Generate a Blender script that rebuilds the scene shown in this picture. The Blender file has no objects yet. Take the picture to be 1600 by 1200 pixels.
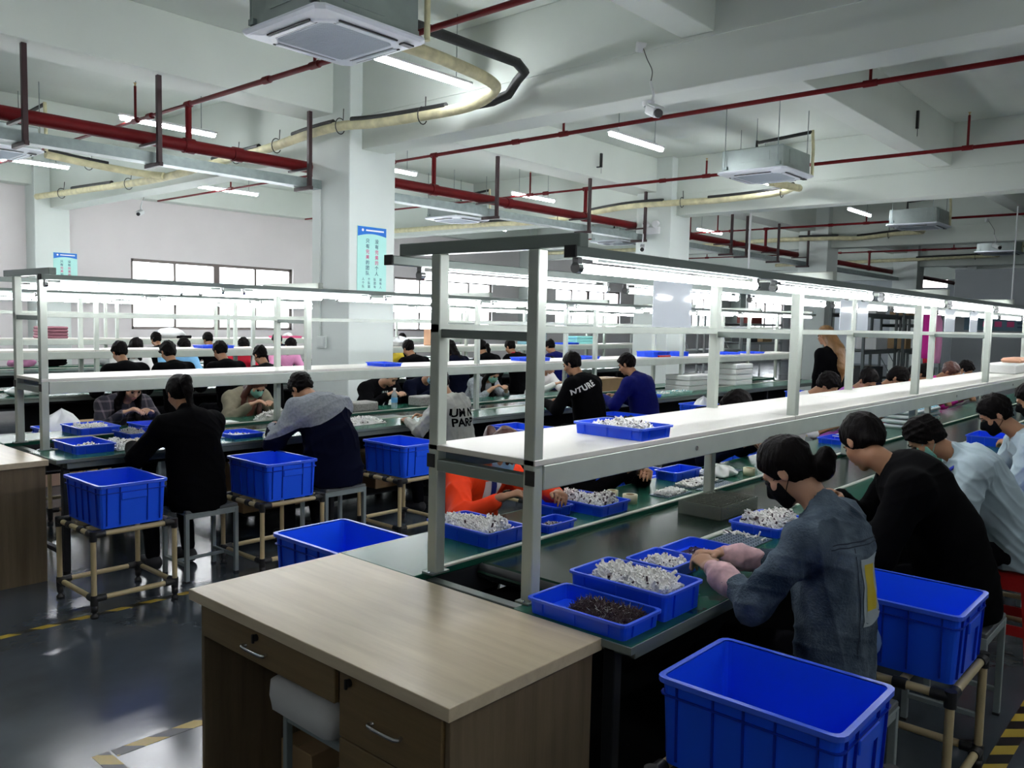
import bpy, math, random
import numpy as np
from mathutils import Vector, Matrix
from mathutils.bvhtree import BVHTree
import openvdb

random.seed(7)
np.random.seed(7)
SC = bpy.context.scene
COL = SC.collection
PI = math.pi

# ---------------------------------------------------------------- camera
CAMZ = 1.65
cam_d = bpy.data.cameras.new('camera')
cam_d.sensor_width = 36.0
cam_d.lens = 36.0 * 1307.0 / 1600.0
cam_d.clip_end = 200
cam_o = bpy.data.objects.new('camera', cam_d)
COL.objects.link(cam_o)
_f = 1307.05
_X = Vector((1157.0, -74.0, _f)).normalized()
_Y = Vector((-1485.0, -132.0, _f)).normalized()
_Z = -_X.cross(_Y).normalized()
if _Z.y > 0:
    _Z = -_Z
cam_o.matrix_world = Matrix((
    (_X.x, -_X.y, -_X.z, 0.0),
    (_Y.x, -_Y.y, -_Y.z, 0.0),
    (_Z.x, -_Z.y, -_Z.z, CAMZ),
    (0, 0, 0, 1)))
SC.camera = cam_o

# ---------------------------------------------------------------- light and exposure
SC.view_settings.view_transform = 'Standard'
SC.view_settings.look = 'None'
SC.view_settings.gamma = 1.0
SC.view_settings.use_curve_mapping = False
SC.view_settings.exposure = 0.75
SC.cycles.use_denoising = True
SC.cycles.use_light_tree = True
SC.cycles.max_bounces = 7
SC.cycles.diffuse_bounces = 4
SC.cycles.glossy_bounces = 3
SC.cycles.transmission_bounces = 5
SC.cycles.transparent_max_bounces = 8
SC.cycles.caustics_reflective = False
SC.cycles.caustics_refractive = False
SC.cycles.sample_clamp_indirect = 4.0

LAMP_BENCH = 25.0      # emission of the tubes over the benches
LAMP_CEIL = 42.0       # emission of the ceiling battens
SKY = 14.0

w = bpy.data.worlds.new('world')
SC.world = w
w.use_nodes = True
nt = w.node_tree
bg = nt.nodes['Background']
tc = nt.nodes.new('ShaderNodeTexCoord')
sep = nt.nodes.new('ShaderNodeSeparateXYZ')
rmp = nt.nodes.new('ShaderNodeValToRGB')
nt.links.new(tc.outputs['Generated'], sep.inputs[0])
nt.links.new(sep.outputs['Z'], rmp.inputs[0])
rmp.color_ramp.elements[0].position = 0.0
rmp.color_ramp.elements[0].color = (0.80, 0.86, 0.92, 1)
rmp.color_ramp.elements[1].position = 1.0
rmp.color_ramp.elements[1].color = (0.95, 0.97, 1.0, 1)
nt.links.new(rmp.outputs[0], bg.inputs[0])
bg.inputs[1].default_value = SKY

# ---------------------------------------------------------------- materials
MATS = {}

def mat(name, col, rough=0.6, metal=0.0, noise=0.0, nscale=6.0, bump=0.0, bscale=40.0, emit=None,
        spec=0.5, stretch=None, alpha=1.0, trans=0.0, coat=0.0, sheen=0.0, detail=3.0):
    if name in MATS:
        return MATS[name]
    m = bpy.data.materials.new(name)
    m.use_nodes = True
    t = m.node_tree
    b = t.nodes['Principled BSDF']
    b.inputs['Base Color'].default_value = (*col, 1)
    b.inputs['Roughness'].default_value = rough
    b.inputs['Metallic'].default_value = metal
    b.inputs['Specular IOR Level'].default_value = spec
    b.inputs['Alpha'].default_value = alpha
    b.inputs['Transmission Weight'].default_value = trans
    b.inputs['Coat Weight'].default_value = coat
    b.inputs['Sheen Weight'].default_value = sheen
    if emit is not None:
        b.inputs['Emission Color'].default_value = (*emit[0], 1)
        b.inputs['Emission Strength'].default_value = emit[1]
    if noise or bump:
        c = t.nodes.new('ShaderNodeTexCoord')
        mp = t.nodes.new('ShaderNodeMapping')
        t.links.new(c.outputs['Object'], mp.inputs[0])
        if stretch:
            mp.inputs['Scale'].default_value = stretch
        if noise:
            n = t.nodes.new('ShaderNodeTexNoise')
            n.inputs['Scale'].default_value = nscale
            n.inputs['Detail'].default_value = detail
            t.links.new(mp.outputs[0], n.inputs['Vector'])
            r = t.nodes.new('ShaderNodeValToRGB')
            r.color_ramp.elements[0].position = 0.3
            r.color_ramp.elements[1].position = 0.7
            r.color_ramp.elements[0].color = (*[max(0, x * (1 - noise)) for x in col], 1)
            r.color_ramp.elements[1].color = (*[min(1, x * (1 + noise)) for x in col], 1)
            t.links.new(n.outputs[0], r.inputs[0])
            t.links.new(r.outputs[0], b.inputs['Base Color'])
        if bump:
            n2 = t.nodes.new('ShaderNodeTexNoise')
            n2.inputs['Scale'].default_value = bscale
            n2.inputs['Detail'].default_value = detail
            t.links.new(mp.outputs[0], n2.inputs['Vector'])
            bp = t.nodes.new('ShaderNodeBump')
            bp.inputs['Strength'].default_value = bump
            bp.inputs['Distance'].default_value = 0.01
            t.links.new(n2.outputs[0], bp.inputs['Height'])
            t.links.new(bp.outputs[0], b.inputs['Normal'])
    MATS[name] = m
    return m

def wood_mat(name, a, b_, axis=0, rough=0.35, scale=1.0):
    m = mat(name, a, rough)
    t = m.node_tree
    b = t.nodes['Principled BSDF']
    c = t.nodes.new('ShaderNodeTexCoord')
    mp = t.nodes.new('ShaderNodeMapping')
    s = [14 * scale] * 3
    s[axis] = 0.9 * scale
    mp.inputs['Scale'].default_value = s
    n = t.nodes.new('ShaderNodeTexNoise')
    n.inputs['Scale'].default_value = 1.6
    n.inputs['Detail'].default_value = 6
    n.inputs['Roughness'].default_value = 0.65
    r = t.nodes.new('ShaderNodeValToRGB')
    r.color_ramp.elements[0].position = 0.3
    r.color_ramp.elements[1].position = 0.68
    r.color_ramp.elements[0].color = (*b_, 1)
    r.color_ramp.elements[1].color = (*a, 1)
    t.links.new(c.outputs['Object'], mp.inputs[0])
    t.links.new(mp.outputs[0], n.inputs['Vector'])
    t.links.new(n.outputs[0], r.inputs[0])
    t.links.new(r.outputs[0], b.inputs['Base Color'])
    return m

# ---------------------------------------------------------------- mesh building
ORG = {}      # where a thing's meshes have their origin
CHILD = {}    # parts of each thing, by name
class MB:
    """collects shapes in world coordinates; build() links them as one mesh object"""
    def __init__(s):
        s.v = []; s.f = []; s.mi = []; s.sm = []; s.cur = 0

    def add(s, vs, fs, smooth=False):
        o = len(s.v)
        s.v.extend([tuple(x) for x in vs])
        for f in fs:
            s.f.append(tuple(i + o for i in f)); s.mi.append(s.cur); s.sm.append(smooth)
        return s

    def box(s, x0, x1, y0, y1, z0, z1, ch=0.0, M=None):
        if x0 > x1: x0, x1 = x1, x0
        if y0 > y1: y0, y1 = y1, y0
        if z0 > z1: z0, z1 = z1, z0
        if ch <= 0:
            vs = [(x, y, z) for z in (z0, z1) for y in (y0, y1) for x in (x0, x1)]
            fs = [(0, 2, 3, 1), (4, 5, 7, 6), (0, 1, 5, 4), (2, 6, 7, 3), (0, 4, 6, 2), (1, 3, 7, 5)]
        else:
            ch = min(ch, (x1 - x0) * .49, (y1 - y0) * .49, (z1 - z0) * .49)
            vs = []; idx = {}
            for i, (x, sx) in enumerate(((x0, 1), (x1, -1))):
                for j, (y, sy) in enumerate(((y0, 1), (y1, -1))):
                    for k, (z, sz) in enumerate(((z0, 1), (z1, -1))):
                        idx[(i, j, k)] = len(vs)
                        vs += [(x, y + sy * ch, z + sz * ch), (x + sx * ch, y, z + sz * ch), (x + sx * ch, y + sy * ch, z)]
            fs = []
            def q(a, flip):
                fs.append(tuple(a) if not flip else tuple(reversed(a)))
            for i in (0, 1):
                q([idx[(i, 0, 0)], idx[(i, 0, 1)], idx[(i, 1, 1)], idx[(i, 1, 0)]], i == 1)
            for j in (0, 1):
                q([idx[(0, j, 0)] + 1, idx[(1, j, 0)] + 1, idx[(1, j, 1)] + 1, idx[(0, j, 1)] + 1], j == 1)
            for k in (0, 1):
                q([idx[(0, 0, k)] + 2, idx[(0, 1, k)] + 2, idx[(1, 1, k)] + 2, idx[(1, 0, k)] + 2], k == 1)
            for i in (0, 1):
                for j in (0, 1):
                    a, c = idx[(i, j, 0)], idx[(i, j, 1)]
                    q([a, a + 1, c + 1, c], (i + j) % 2 == 1)
                for k in (0, 1):
                    a, c = idx[(i, 0, k)], idx[(i, 1, k)]
                    q([a, c, c + 2, a + 2], (i + k) % 2 == 1)
            for j in (0, 1):
                for k in (0, 1):
                    a, c = idx[(0, j, k)], idx[(1, j, k)]
                    q([a + 1, a + 2, c + 2, c + 1], (j + k) % 2 == 1)
            for key, a in idx.items():
                q([a, a + 2, a + 1], sum(key) % 2 == 1)
        if M is not None:
            vs = [tuple(M @ Vector(p)) for p in vs]
        return s.add(vs, fs)

    def cyl(s, p0, p1, r, n=10, r1=None, cap=True):
        p0 = Vector(p0); p1 = Vector(p1); r1 = r if r1 is None else r1
        d = (p1 - p0).normalized()
        a = d.orthogonal().normalized(); b = d.cross(a)
        vs = []
        for k, (p, rr) in enumerate(((p0, r), (p1, r1))):
            for i in range(n):
                t = 2 * PI * i / n
                vs.append(p + a * (rr * math.cos(t)) + b * (rr * math.sin(t)))
        s.add(vs, [(i, (i + 1) % n, n + (i + 1) % n, n + i) for i in range(n)], True)
        if cap:
            s.add(vs[:n], [tuple(reversed(range(n)))]); s.add(vs[n:], [tuple(range(n))])
        return s

    def tube(s, pts, r, n=8, cap=True):
        pts = [Vector(p) for p in pts]
        rings = []; a = None
        for i, p in enumerate(pts):
            if i == 0: d = pts[1] - p
            elif i == len(pts) - 1: d = p - pts[i - 1]
            else: d = (pts[i + 1] - p).normalized() + (p - pts[i - 1]).normalized()
            d.normalize()
            a = d.orthogonal().normalized() if a is None else (a - d * a.dot(d)).normalized()
            b = d.cross(a)
            rr = r[i] if isinstance(r, (list, tuple)) else r
            rings.append([p + a * (rr * math.cos(2 * PI * k / n)) + b * (rr * math.sin(2 * PI * k / n)) for k in range(n)])
        vs = [v for ring in rings for v in ring]
        fs = [(i * n + k, i * n + (k + 1) % n, (i + 1) * n + (k + 1) % n, (i + 1) * n + k) for i in range(len(pts) - 1) for k in range(n)]
        s.add(vs, fs, True)
        if cap:
            s.add(rings[0], [tuple(reversed(range(n)))]); s.add(rings[-1], [tuple(range(n))])
        return s

    def lathe(s, prof, c=(0, 0, 0), n=20, smooth=True):
        c = Vector(c); vs = []
        for (r, z) in prof:
            for k in range(n):
                t = 2 * PI * k / n
                vs.append(c + Vector((r * math.cos(t), r * math.sin(t), z)))
        fs = [(i * n + k, i * n + (k + 1) % n, (i + 1) * n + (k + 1) % n, (i + 1) * n + k) for i in range(len(prof) - 1) for k in range(n)]
        return s.add(vs, fs, smooth)

    def rings(s, rs, close0=False, close1=False, smooth=False):
        """loft a list of equal-length closed rings"""
        n = len(rs[0]); vs = [p for r in rs for p in r]
        fs = [(i * n + k, i * n + (k + 1) % n, (i + 1) * n + (k + 1) % n, (i + 1) * n + k) for i in range(len(rs) - 1) for k in range(n)]
        if close0: fs.append(tuple(reversed(range(n))))
        if close1: fs.append(tuple(range((len(rs) - 1) * n, len(rs) * n)))
        return s.add(vs, fs, smooth)

    def prism(s, poly, d):
        d = Vector(d); n = len(poly)
        a = [Vector(p) for p in poly]; b = [p + d for p in a]
        return s.add(a + b, [tuple(reversed(range(n))), tuple(range(n, 2 * n))] + [(i, (i + 1) % n, n + (i + 1) % n, n + i) for i in range(n)])

    def mesh(s, name, mats, off=(0, 0, 0)):
        me = bpy.data.meshes.new(name)
        if isinstance(mats, bpy.types.Material): mats = [mats]
        o = Vector(off)
        me.from_pydata([(v[0] - o.x, v[1] - o.y, v[2] - o.z) for v in s.v], [], s.f)
        for m in mats: me.materials.append(m)
        if len(mats) > 1: me.polygons.foreach_set('material_index', s.mi)
        me.polygons.foreach_set('use_smooth', s.sm)
        me.update()
        return me

    def build(s, name, mats, parent=None, kind=None, off=None, label=None):
        o = off if off is not None else (ORG.get(parent.name, (0, 0, 0)) if parent else (0, 0, 0))
        me = s.mesh(name, mats, o)
        ob = bpy.data.objects.new(name, me)
        COL.objects.link(ob)
        if parent:
            ob.parent = parent
            CHILD.setdefault(parent.name, []).append(ob)
            ORG[ob.name] = o
        if kind: ob['kind'] = kind
        if label: ob['label'] = label
        return ob

def thing(name, label, cat, loc=(0, 0, 0), rotz=0.0, group=None):
    """an Empty at the base of a thing; parts are given in world coordinates unless it is a prototype at the origin"""
    o = bpy.data.objects.new(name, None)
    COL.objects.link(o)
    o.empty_display_size = 0.1
    o.location = loc
    o.rotation_euler = (0, 0, rotz)
    o['label'] = label; o['category'] = cat
    if group: o['group'] = group
    ORG[o.name] = tuple(loc)
    return o

def tag(o, label, cat, group=None, kind=None):
    o['label'] = label; o['category'] = cat
    if group: o['group'] = group
    if kind: o['kind'] = kind
    return o

def dup(root, loc, rotz=None, label=None, group=None, keep=None, scale=None):
    def rec(o, par):
        c = o.copy(); COL.objects.link(c)
        if par:
            c.parent = par
            CHILD.setdefault(par.name, []).append(c)
        for ch in list(CHILD.get(o.name, ())):
            if keep is None or keep(ch): rec(ch, c)
        return c
    r = rec(root, None)
    r.location = loc
    if rotz is not None: r.rotation_euler = (0, 0, rotz)
    if scale is not None: r.scale = (scale, scale, scale) if not hasattr(scale, '__len__') else scale
    if label: r['label'] = label
    if group: r['group'] = group
    return r

def struct(mb, name, m, parent=None):
    return mb.build(name, m, parent, kind='structure')
# ================================================================ the room
XW0, XW1, YW0, YW1, ZC = -6.0, 40.0, -9.0, 17.1, 4.5
M_wall = mat('wall_paint', (0.66, 0.63, 0.63), 0.8, noise=0.03, nscale=1.2, bump=0.05, bscale=30)
M_ceil = mat('ceiling_paint', (0.60, 0.65, 0.60), 0.8, noise=0.04, nscale=1.0, bump=0.06, bscale=20)
M_beam = mat('beam_paint', (0.62, 0.67, 0.62), 0.75, noise=0.03, nscale=1.5, bump=0.05, bscale=25)
M_col = mat('column_paint', (0.66, 0.72, 0.69), 0.6, noise=0.02, nscale=2.0)
M_black = mat('black_plastic', (0.010, 0.010, 0.011), 0.4)
M_white = mat('white_plastic', (0.75, 0.77, 0.78), 0.4)
M_red = mat('red_pipe_paint', (0.120, 0.004, 0.006), 0.5, spec=.18, noise=0.12, nscale=5)
M_galv = mat('galvanised_steel', (0.25, 0.30, 0.295), 0.42, metal=0.5, noise=0.12, nscale=14)
M_dkbar = mat('dark_red_hanger', (0.030, 0.010, 0.012), 0.5)
M_grey_wall = mat('grey_partition', (0.33, 0.36, 0.38), 0.7, noise=0.03, nscale=2)

# glossy epoxy floor
M_floor = mat('epoxy_floor', (0.07, 0.085, 0.105), 0.13, spec=0.5)
t = M_floor.node_tree; b = t.nodes['Principled BSDF']
c = t.nodes.new('ShaderNodeTexCoord')
n1 = t.nodes.new('ShaderNodeTexNoise'); n1.inputs['Scale'].default_value = 1.3; n1.inputs['Detail'].default_value = 6
t.links.new(c.outputs['Object'], n1.inputs['Vector'])
r = t.nodes.new('ShaderNodeValToRGB')
r.color_ramp.elements[0].position = 0.3; r.color_ramp.elements[0].color = (0.040, 0.050, 0.058, 1)
r.color_ramp.elements[1].position = 0.75; r.color_ramp.elements[1].color = (0.090, 0.108, 0.132, 1)
t.links.new(n1.outputs[0], r.inputs[0]); t.links.new(r.outputs[0], b.inputs['Base Color'])
r2 = t.nodes.new('ShaderNodeMapRange'); r2.inputs['To Min'].default_value = 0.09; r2.inputs['To Max'].default_value = 0.24
t.links.new(n1.outputs[0], r2.inputs[0]); t.links.new(r2.outputs[0], b.inputs['Roughness'])
n2 = t.nodes.new('ShaderNodeTexNoise'); n2.inputs['Scale'].default_value = 22; n2.inputs['Detail'].default_value = 3
t.links.new(c.outputs['Object'], n2.inputs['Vector'])
bp = t.nodes.new('ShaderNodeBump'); bp.inputs['Strength'].default_value = 0.12; bp.inputs['Distance'].default_value = 0.004
t.links.new(n2.outputs[0], bp.inputs['Height']); t.links.new(bp.outputs[0], b.inputs['Normal'])

struct(MB().box(XW0, XW1, YW0, YW1, -0.2, 0), 'floor', M_floor)
struct(MB().box(XW0 - .2, XW1 + .2, YW0 - .2, YW1 + .2, ZC, ZC + .2), 'ceiling', M_ceil)

# left wall with its windows
WIN = [(0.70, 4.52), (7.66, 11.49), (14.62, 18.44), (21.48, 25.21), (28.5, 32.4), (35.4, 39.2)]
WZ0, WZ1 = 1.30, 2.74
mb = MB()
mb.box(XW0, XW1, YW1, YW1 + .24, -0.2, WZ0)
mb.box(XW0, XW1, YW1, YW1 + .24, WZ1, ZC)
xs = [XW0] + [v for p in WIN for v in p] + [XW1]
for i in range(0, len(xs), 2):
    mb.box(xs[i], xs[i + 1], YW1, YW1 + .24, WZ0, WZ1)
struct(mb, 'wall_left', M_wall)
M_frame = mat('window_aluminium', (0.13, 0.11, 0.10), 0.4, metal=0.3)
M_glass = mat('window_glass', (0.9, 0.95, 0.95), 0.02, spec=0.5, alpha=0.25)
for i, (x0, x1) in enumerate(WIN):
    y = YW1 + .10
    root = MB()
    for (a, b_) in ((x0, x0 + .07), (x1 - .07, x1)):
        root.box(a, b_, y - .04, y + .04, WZ0, WZ1, .004)
    root.box(x0, x1, y - .04, y + .04, WZ1 - .06, WZ1, .004)
    root.box(x0, x1, y - .04, y + .04, WZ0, WZ0 + .06, .004)
    wobj = root.build('window_%d' % (i + 1), M_frame, None, kind='structure')
    ORG[wobj.name] = (0, 0, 0)
    q = (x1 - x0) / 4.0
    for k, wd in ((1, .028), (2, .07), (3, .028)):
        MB().box(x0 + k * q - wd, x0 + k * q + wd, y - .035, y + .035, WZ0 + .06, WZ1 - .06, .004).build('mullion', M_frame, wobj)
    MB().box(x0 + .07, x1 - .07, y - .033, y + .033, 2.20, 2.25, .004).build('transom', M_frame, wobj)
    for k in range(4):
        for (z0, z1) in ((WZ0 + .06, 2.20), (2.25, WZ1 - .06)):
            MB().box(x0 + k * q + .05, x0 + (k + 1) * q - .05, y - .004, y + .004, z0, z1).build('pane', M_glass, wobj)

# the other walls
struct(MB().box(XW0 - .2, XW0, YW0, YW1 + .2, -0.2, ZC), 'wall_front', M_wall)
struct(MB().box(XW0, XW1, YW0 - .2, YW0, -0.2, ZC), 'wall_right', M_wall)
mb = MB()
mb.box(XW1, XW1 + .2, YW0, 10.1, -0.2, ZC); mb.box(XW1, XW1 + .2, 11.3, YW1 + .2, -0.2, ZC)
mb.box(XW1, XW1 + .2, 10.1, 11.3, -0.2, 3.46); mb.box(XW1, XW1 + .2, 10.1, 11.3, 4.22, ZC)
struct(mb, 'wall_back', M_grey_wall)
wb = struct(MB().box(XW1 + .02, XW1 + .10, 10.1, 11.3, 3.97, 4.22).box(XW1 + .02, XW1 + .10, 10.1, 11.3, 3.46, 3.50), 'window_7', mat('window_dark_red', (.05, .012, .012), .5))
ORG[wb.name] = (0, 0, 0)
MB().box(XW1 + .05, XW1 + .06, 10.1, 11.3, 3.50, 3.97).build('pane', mat('pink_glass', (.95, .55, .55), .05, alpha=.5), wb)

# grey partition with a notice board near the far end of the hall
struct(MB().box(21.0, 21.12, -9.0, 5.15, 0, 2.95).box(20.97, 21.15, -9.0, 5.15, 2.95, 3.02), 'wall_partition', M_grey_wall)

# columns
COLX = [-1.2, 5.83, 12.65, 19.72, 26.75, 33.8]
for i, x in enumerate(COLX):
    o = struct(MB().box(x, x + .66, 7.6, 8.3, 0, ZC, .008), 'column_%d' % (i + 1), M_col)
    o = struct(MB().box(x - .1, x + .5, YW1 - .45, YW1, 0, ZC, .008), 'column_wall_%d' % (i + 1), M_col)
    if i != 1:
        struct(MB().box(x, x + .66, -6.3, -5.6, 0, ZC, .008), 'column_right_%d' % (i + 1), M_col)

# beams: main ones across the hall at every column, secondary ones along it
for i, x in enumerate([-1.0, 6.0, 12.82, 19.92, 26.95, 34.0]):
    struct(MB().box(x, x + .35, YW0, YW1, 3.52, ZC, .006), 'beam_cross_%d' % (i + 1), M_beam)
for i, (y0, y1) in enumerate(((-5.95, -5.5), (-1.35, -1.05), (3.28, 3.57), (7.91, 8.42), (12.5, 12.8), (16.75, 17.1))):
    struct(MB().box(XW0, XW1, y0, y1, 3.92, ZC, .006), 'beam_long_%d' % (i + 1), M_beam)
mb = MB()
for x in (6.0, 12.82, 19.92):
    mb.box(x - .012, x, -8, 7.6, 3.885, 3.91)
mb.box(12.805, 12.82, 1, 7.6, 3.86, 3.872)
struct(mb, 'trim_1', M_beam)

# conduit and box on the first column
cb = thing('junction_box', 'white electrical junction box low on the side of the postered column', 'electrical box', (5.80, 8.05, 1.3))
MB().box(5.80, 5.83, 8.0, 8.16, 1.28, 1.42, .006).build('box_body', M_col, cb)
MB().box(5.812, 5.83, 8.12, 8.15, 1.42, 3.2, .003).build('conduit', M_col, cb)
MB().box(5.793, 5.80, 8.02, 8.14, 1.30, 1.40, .003).build('lid', M_col, cb)

# ---------------------------------------------------------------- red fire pipes
M_pipejoint = M_red
def pipe_main():
    th = thing('fire_main_pipe', 'thick red fire main running the length of the hall under the ceiling', 'pipe', (3, 8.35, 3.37))
    MB().cyl((-6, 8.35, 3.37), (5.70, 8.35, 3.37), .066, 20).build('pipe_run', M_red, th)
    MB().cyl((5.70, 8.35, 3.37), (40, 8.35, 3.37), .066, 20).build('pipe_run', M_red, th)
    for x in (2.0, 4.35, 4.9, 7.8, 9.3, 11.2, 14.6, 16.4, 18.0, 21.4, 24.8):
        MB().cyl((x - .055, 8.35, 3.37), (x + .055, 8.35, 3.37), .078, 20).build('coupling', M_red, th)
pipe_main()
for i, x in enumerate((4.35, 7.8, 11.2, 14.6, 18.0, 21.4, 24.8, 28.2)):
    lab = ['thin red sprinkler pipe passing above the nearest air conditioner',
           'thin red sprinkler pipe crossing just beyond the near concrete beam',
           'thin red sprinkler pipe crossing behind the second ceiling air conditioner',
           'thin red sprinkler pipe crossing just beyond the second column',
           'thin red sprinkler pipe behind the third ceiling air conditioner',
           'thin red sprinkler pipe beyond the third column',
           'thin red sprinkler pipe behind the fourth ceiling air conditioner',
           'thin red sprinkler pipe farthest down the hall'][i]
    th = thing('sprinkler_pipe', lab, 'pipe', (x, 8.35, 3.8), group='red sprinkler branch pipes')
    z = 3.79 if i == 0 else 3.825
    MB().tube([(x, -9, z), (x, 8.35, z)], .024, 10).build('branch', M_red, th)
    MB().tube([(x, 8.35, z), (x, 16.2, z)], .018, 10).build('branch', M_red, th)
    MB().tube([(x, 8.35, 3.40), (x, 8.35, z)], .032, 10).build('riser', M_red, th)
    m = MB()
    for yy in (9.2, 8.35, 6.9):
        m.cyl((x, yy - .05, z), (x, yy + .05, z), .034, 10)
    m.build('fitting', M_red, th)
    for yy, h in ((13.5, .12), (9.55, .38), (6.16, .22), (2.7, .14 if i < 2 else .38), (-0.8, .3), (-4, .3)):
        q = MB()
        q.cyl((x, yy, z), (x, yy, z + h), .015, 8)
        q.cyl((x, yy - .06, z), (x, yy + .06, z), .032, 10)
        q.build('stub', M_red, th)
        MB().cyl((x, yy, z + h), (x, yy, z + h + .03), .008, 6).cyl((x, yy, z + h + .03), (x, yy, z + h + .036), .018, 8).build('sprinkler_head', mat('brass', (.5, .35, .15), .35, metal=.9), th)
for i, (x, y, z0, z1) in enumerate(((11.15, 3.42, 4.12, 4.33), (10.89, 7.99, 4.08, 4.29))):
    th = thing('pipe_bracket', ('short black bracket on the side of the concrete beam right of the second air conditioner', 'short black bracket on the concrete beam beside the second column')[i], 'bracket', (x, y - .16, z0))
    MB().box(x - .02, x + .02, y - .17, y - .14, z0, z1).box(x - .02, x + .02, y - .17, y - .08, z0 - .005, z0 + .01).build('arm', M_black, th)
    MB().cyl((x, y - .16, z0 - .10), (x, y - .16, z0), .004, 6).build('rod', M_galv, th)

# ---------------------------------------------------------------- cable tray and its hangers
th = thing('cable_tray', 'galvanised steel cable tray hanging below the red fire main', 'cable tray', (0, 8.22, 3.12))
for (a, b_) in ((-6, 5.82), (6.50, 12.64), (13.32, 19.7), (20.4, 26.7)):
    MB().box(a, b_, 8.10, 8.11, 3.10, 3.20).box(a, b_, 8.25, 8.26, 3.10, 3.20).build('side_rail', M_galv, th)
    MB().box(a, b_, 8.11, 8.25, 3.10, 3.108).build('tray_floor', M_galv, th)
for i, x in enumerate((2.7, 3.88, 5.60, 8.7, 10.87, 12.5, 15.72, 16.4, 17.95, 19.6)):
    lb = ['at the left edge', 'between the left edge and first column', 'touching the first column', 'first beyond the first column', 'second beyond the first column', 'touching the second column', 'first beyond the second column', 'second beyond the second column', 'third beyond the second column', 'touching the third column'][i]
    th = thing('pipe_hanger', 'dark steel hanger of the red fire main, ' + lb, 'hanger', (x, 8.2, 3.1), group='hangers of the fire main')
    MB().box(x - .022, x + .022, 8.00, 8.045, 3.08, 3.92, .003).build('upright', M_dkbar, th)
    MB().box(x - .02, x + .02, 7.98, 8.30, 3.06, 3.10, .003).build('foot_bar', M_dkbar, th)
    MB().box(x - .018, x + .018, 8.04, 8.42, 3.28, 3.305, .003).build('cross_arm', M_dkbar, th)

# ---------------------------------------------------------------- insulated air conditioning lines
M_ins = mat('cream_insulation', (0.62, 0.58, 0.36), 0.7, noise=0.18, nscale=9, bump=0.5, bscale=30)
M_insb = mat('black_insulation', (0.010, 0.011, 0.011), 0.6, bump=0.3, bscale=40)
def smooth_path(pts, n=5):
    out = []
    P = [Vector(p) for p in pts]
    for i in range(len(P) - 1):
        a = P[max(i - 1, 0)]; b_ = P[i]; c_ = P[i + 1]; d_ = P[min(i + 2, len(P) - 1)]
        for k in range(n):
            t = k / n
            out.append(0.5 * ((2 * b_) + (c_ - a) * t + (2 * a - 5 * b_ + 4 * c_ - d_) * t * t + (3 * b_ - a - 3 * c_ + d_) * t ** 3))
    out.append(P[-1]); return out
def ins_line(label, pts, blacks, ties, org):
    th = thing('insulated_pipe', label, 'pipe', org, group='insulated air conditioning lines')
    sp = smooth_path(pts)
    MB().tube(sp, .052, 10).build('cream_tube', M_ins, th)
    for (i0, i1) in blacks:
        seg = [Vector(p) + Vector((-.012, 0, .052)) for p in sp[i0:i1]]
        if len(seg) > 1: MB().tube(seg, .032, 8).build('black_tube', M_insb, th)
    for k in ties:
        p = sp[k]
        ring = [p + Vector((-.065 * math.cos(a), 0, .085 * math.sin(a))) for a in np.linspace(-2.6, 2.2, 12)]
        MB().tube(ring + [p + Vector((.06, .02, .2))], .006, 5).build('wire_tie', M_black, th)
ins_line('cream and black insulated pipes looping from the nearest air conditioner to the left wall',
    [(4.25, 5.12, 3.78), (4.9, 5.14, 3.78), (5.5, 5.2, 3.76), (5.74, 5.36, 3.74), (5.76, 5.7, 3.66), (5.76, 6.5, 3.67), (5.74, 7.1, 3.69), (5.70, 7.6, 3.72), (5.70, 8.16, 3.71), (5.74, 9.08, 3.66), (5.76, 10.1, 3.64), (5.76, 11.9, 3.57), (5.76, 14.5, 3.63), (5.76, 16.6, 3.69)],
    [(22, 34), (36, 43), (46, 52), (58, 62)], (24, 35, 44, 49, 57, 62), (5.7, 6, 3.7))
ob = MB().tube([(4.2, 4.98, 3.90), (5.62, 4.98, 3.90), (5.82, 5.06, 3.88), (5.88, 5.2, 3.84), (5.90, 5.32, 3.74), (5.88, 5.5, 3.70), (5.86, 5.9, 3.70)], .045, 8).build('black_duct_pipe', M_insb)
tag(ob, 'thick black pipe bending at the beam right of the nearest air conditioner', 'pipe')
ins_line('cream and black insulated pipes from the second air conditioner along the second beam',
    [(11.3, 5.2, 3.66), (12.1, 5.15, 3.68), (12.5, 5.39, 3.76), (12.55, 5.7, 3.71), (12.55, 6.67, 3.68), (12.52, 7.5, 3.69), (12.50, 8.5, 3.69), (12.55, 10.3, 3.56), (12.55, 11.8, 3.59), (12.55, 14.6, 3.61), (12.55, 16.6, 3.65)],
    [(10, 22), (26, 33), (38, 42)], (14, 24, 34), (12.5, 6, 3.7))
ins_line('cream and black insulated pipes from the third air conditioner along the third beam',
    [(18.2, 5.3, 3.68), (19.2, 5.4, 3.72), (19.6, 6.06, 3.75), (19.62, 6.9, 3.69), (19.60, 7.5, 3.72), (19.60, 9.0, 3.73), (19.62, 12, 3.66), (19.62, 16, 3.68)],
    [(8, 16), (19, 24)], (11,), (19.6, 6, 3.7))
ins_line('cream and black insulated pipes from the fourth air conditioner along the farthest beams',
    [(25.1, 5.3, 3.68), (26.2, 5.4, 3.72), (26.7, 6.06, 3.75), (26.7, 8.9, 3.70), (26.7, 12, 3.66)], [(6, 14)], (10,), (26.6, 6, 3.7))
ins_line('insulated pipes between the left air conditioner and the beam',
    [(4.35, 12.2, 3.72), (4.9, 12.2, 3.68), (5.5, 12.0, 3.62), (5.72, 11.7, 3.58)], [(0, 8)], (5,), (5, 12, 3.7))

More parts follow.
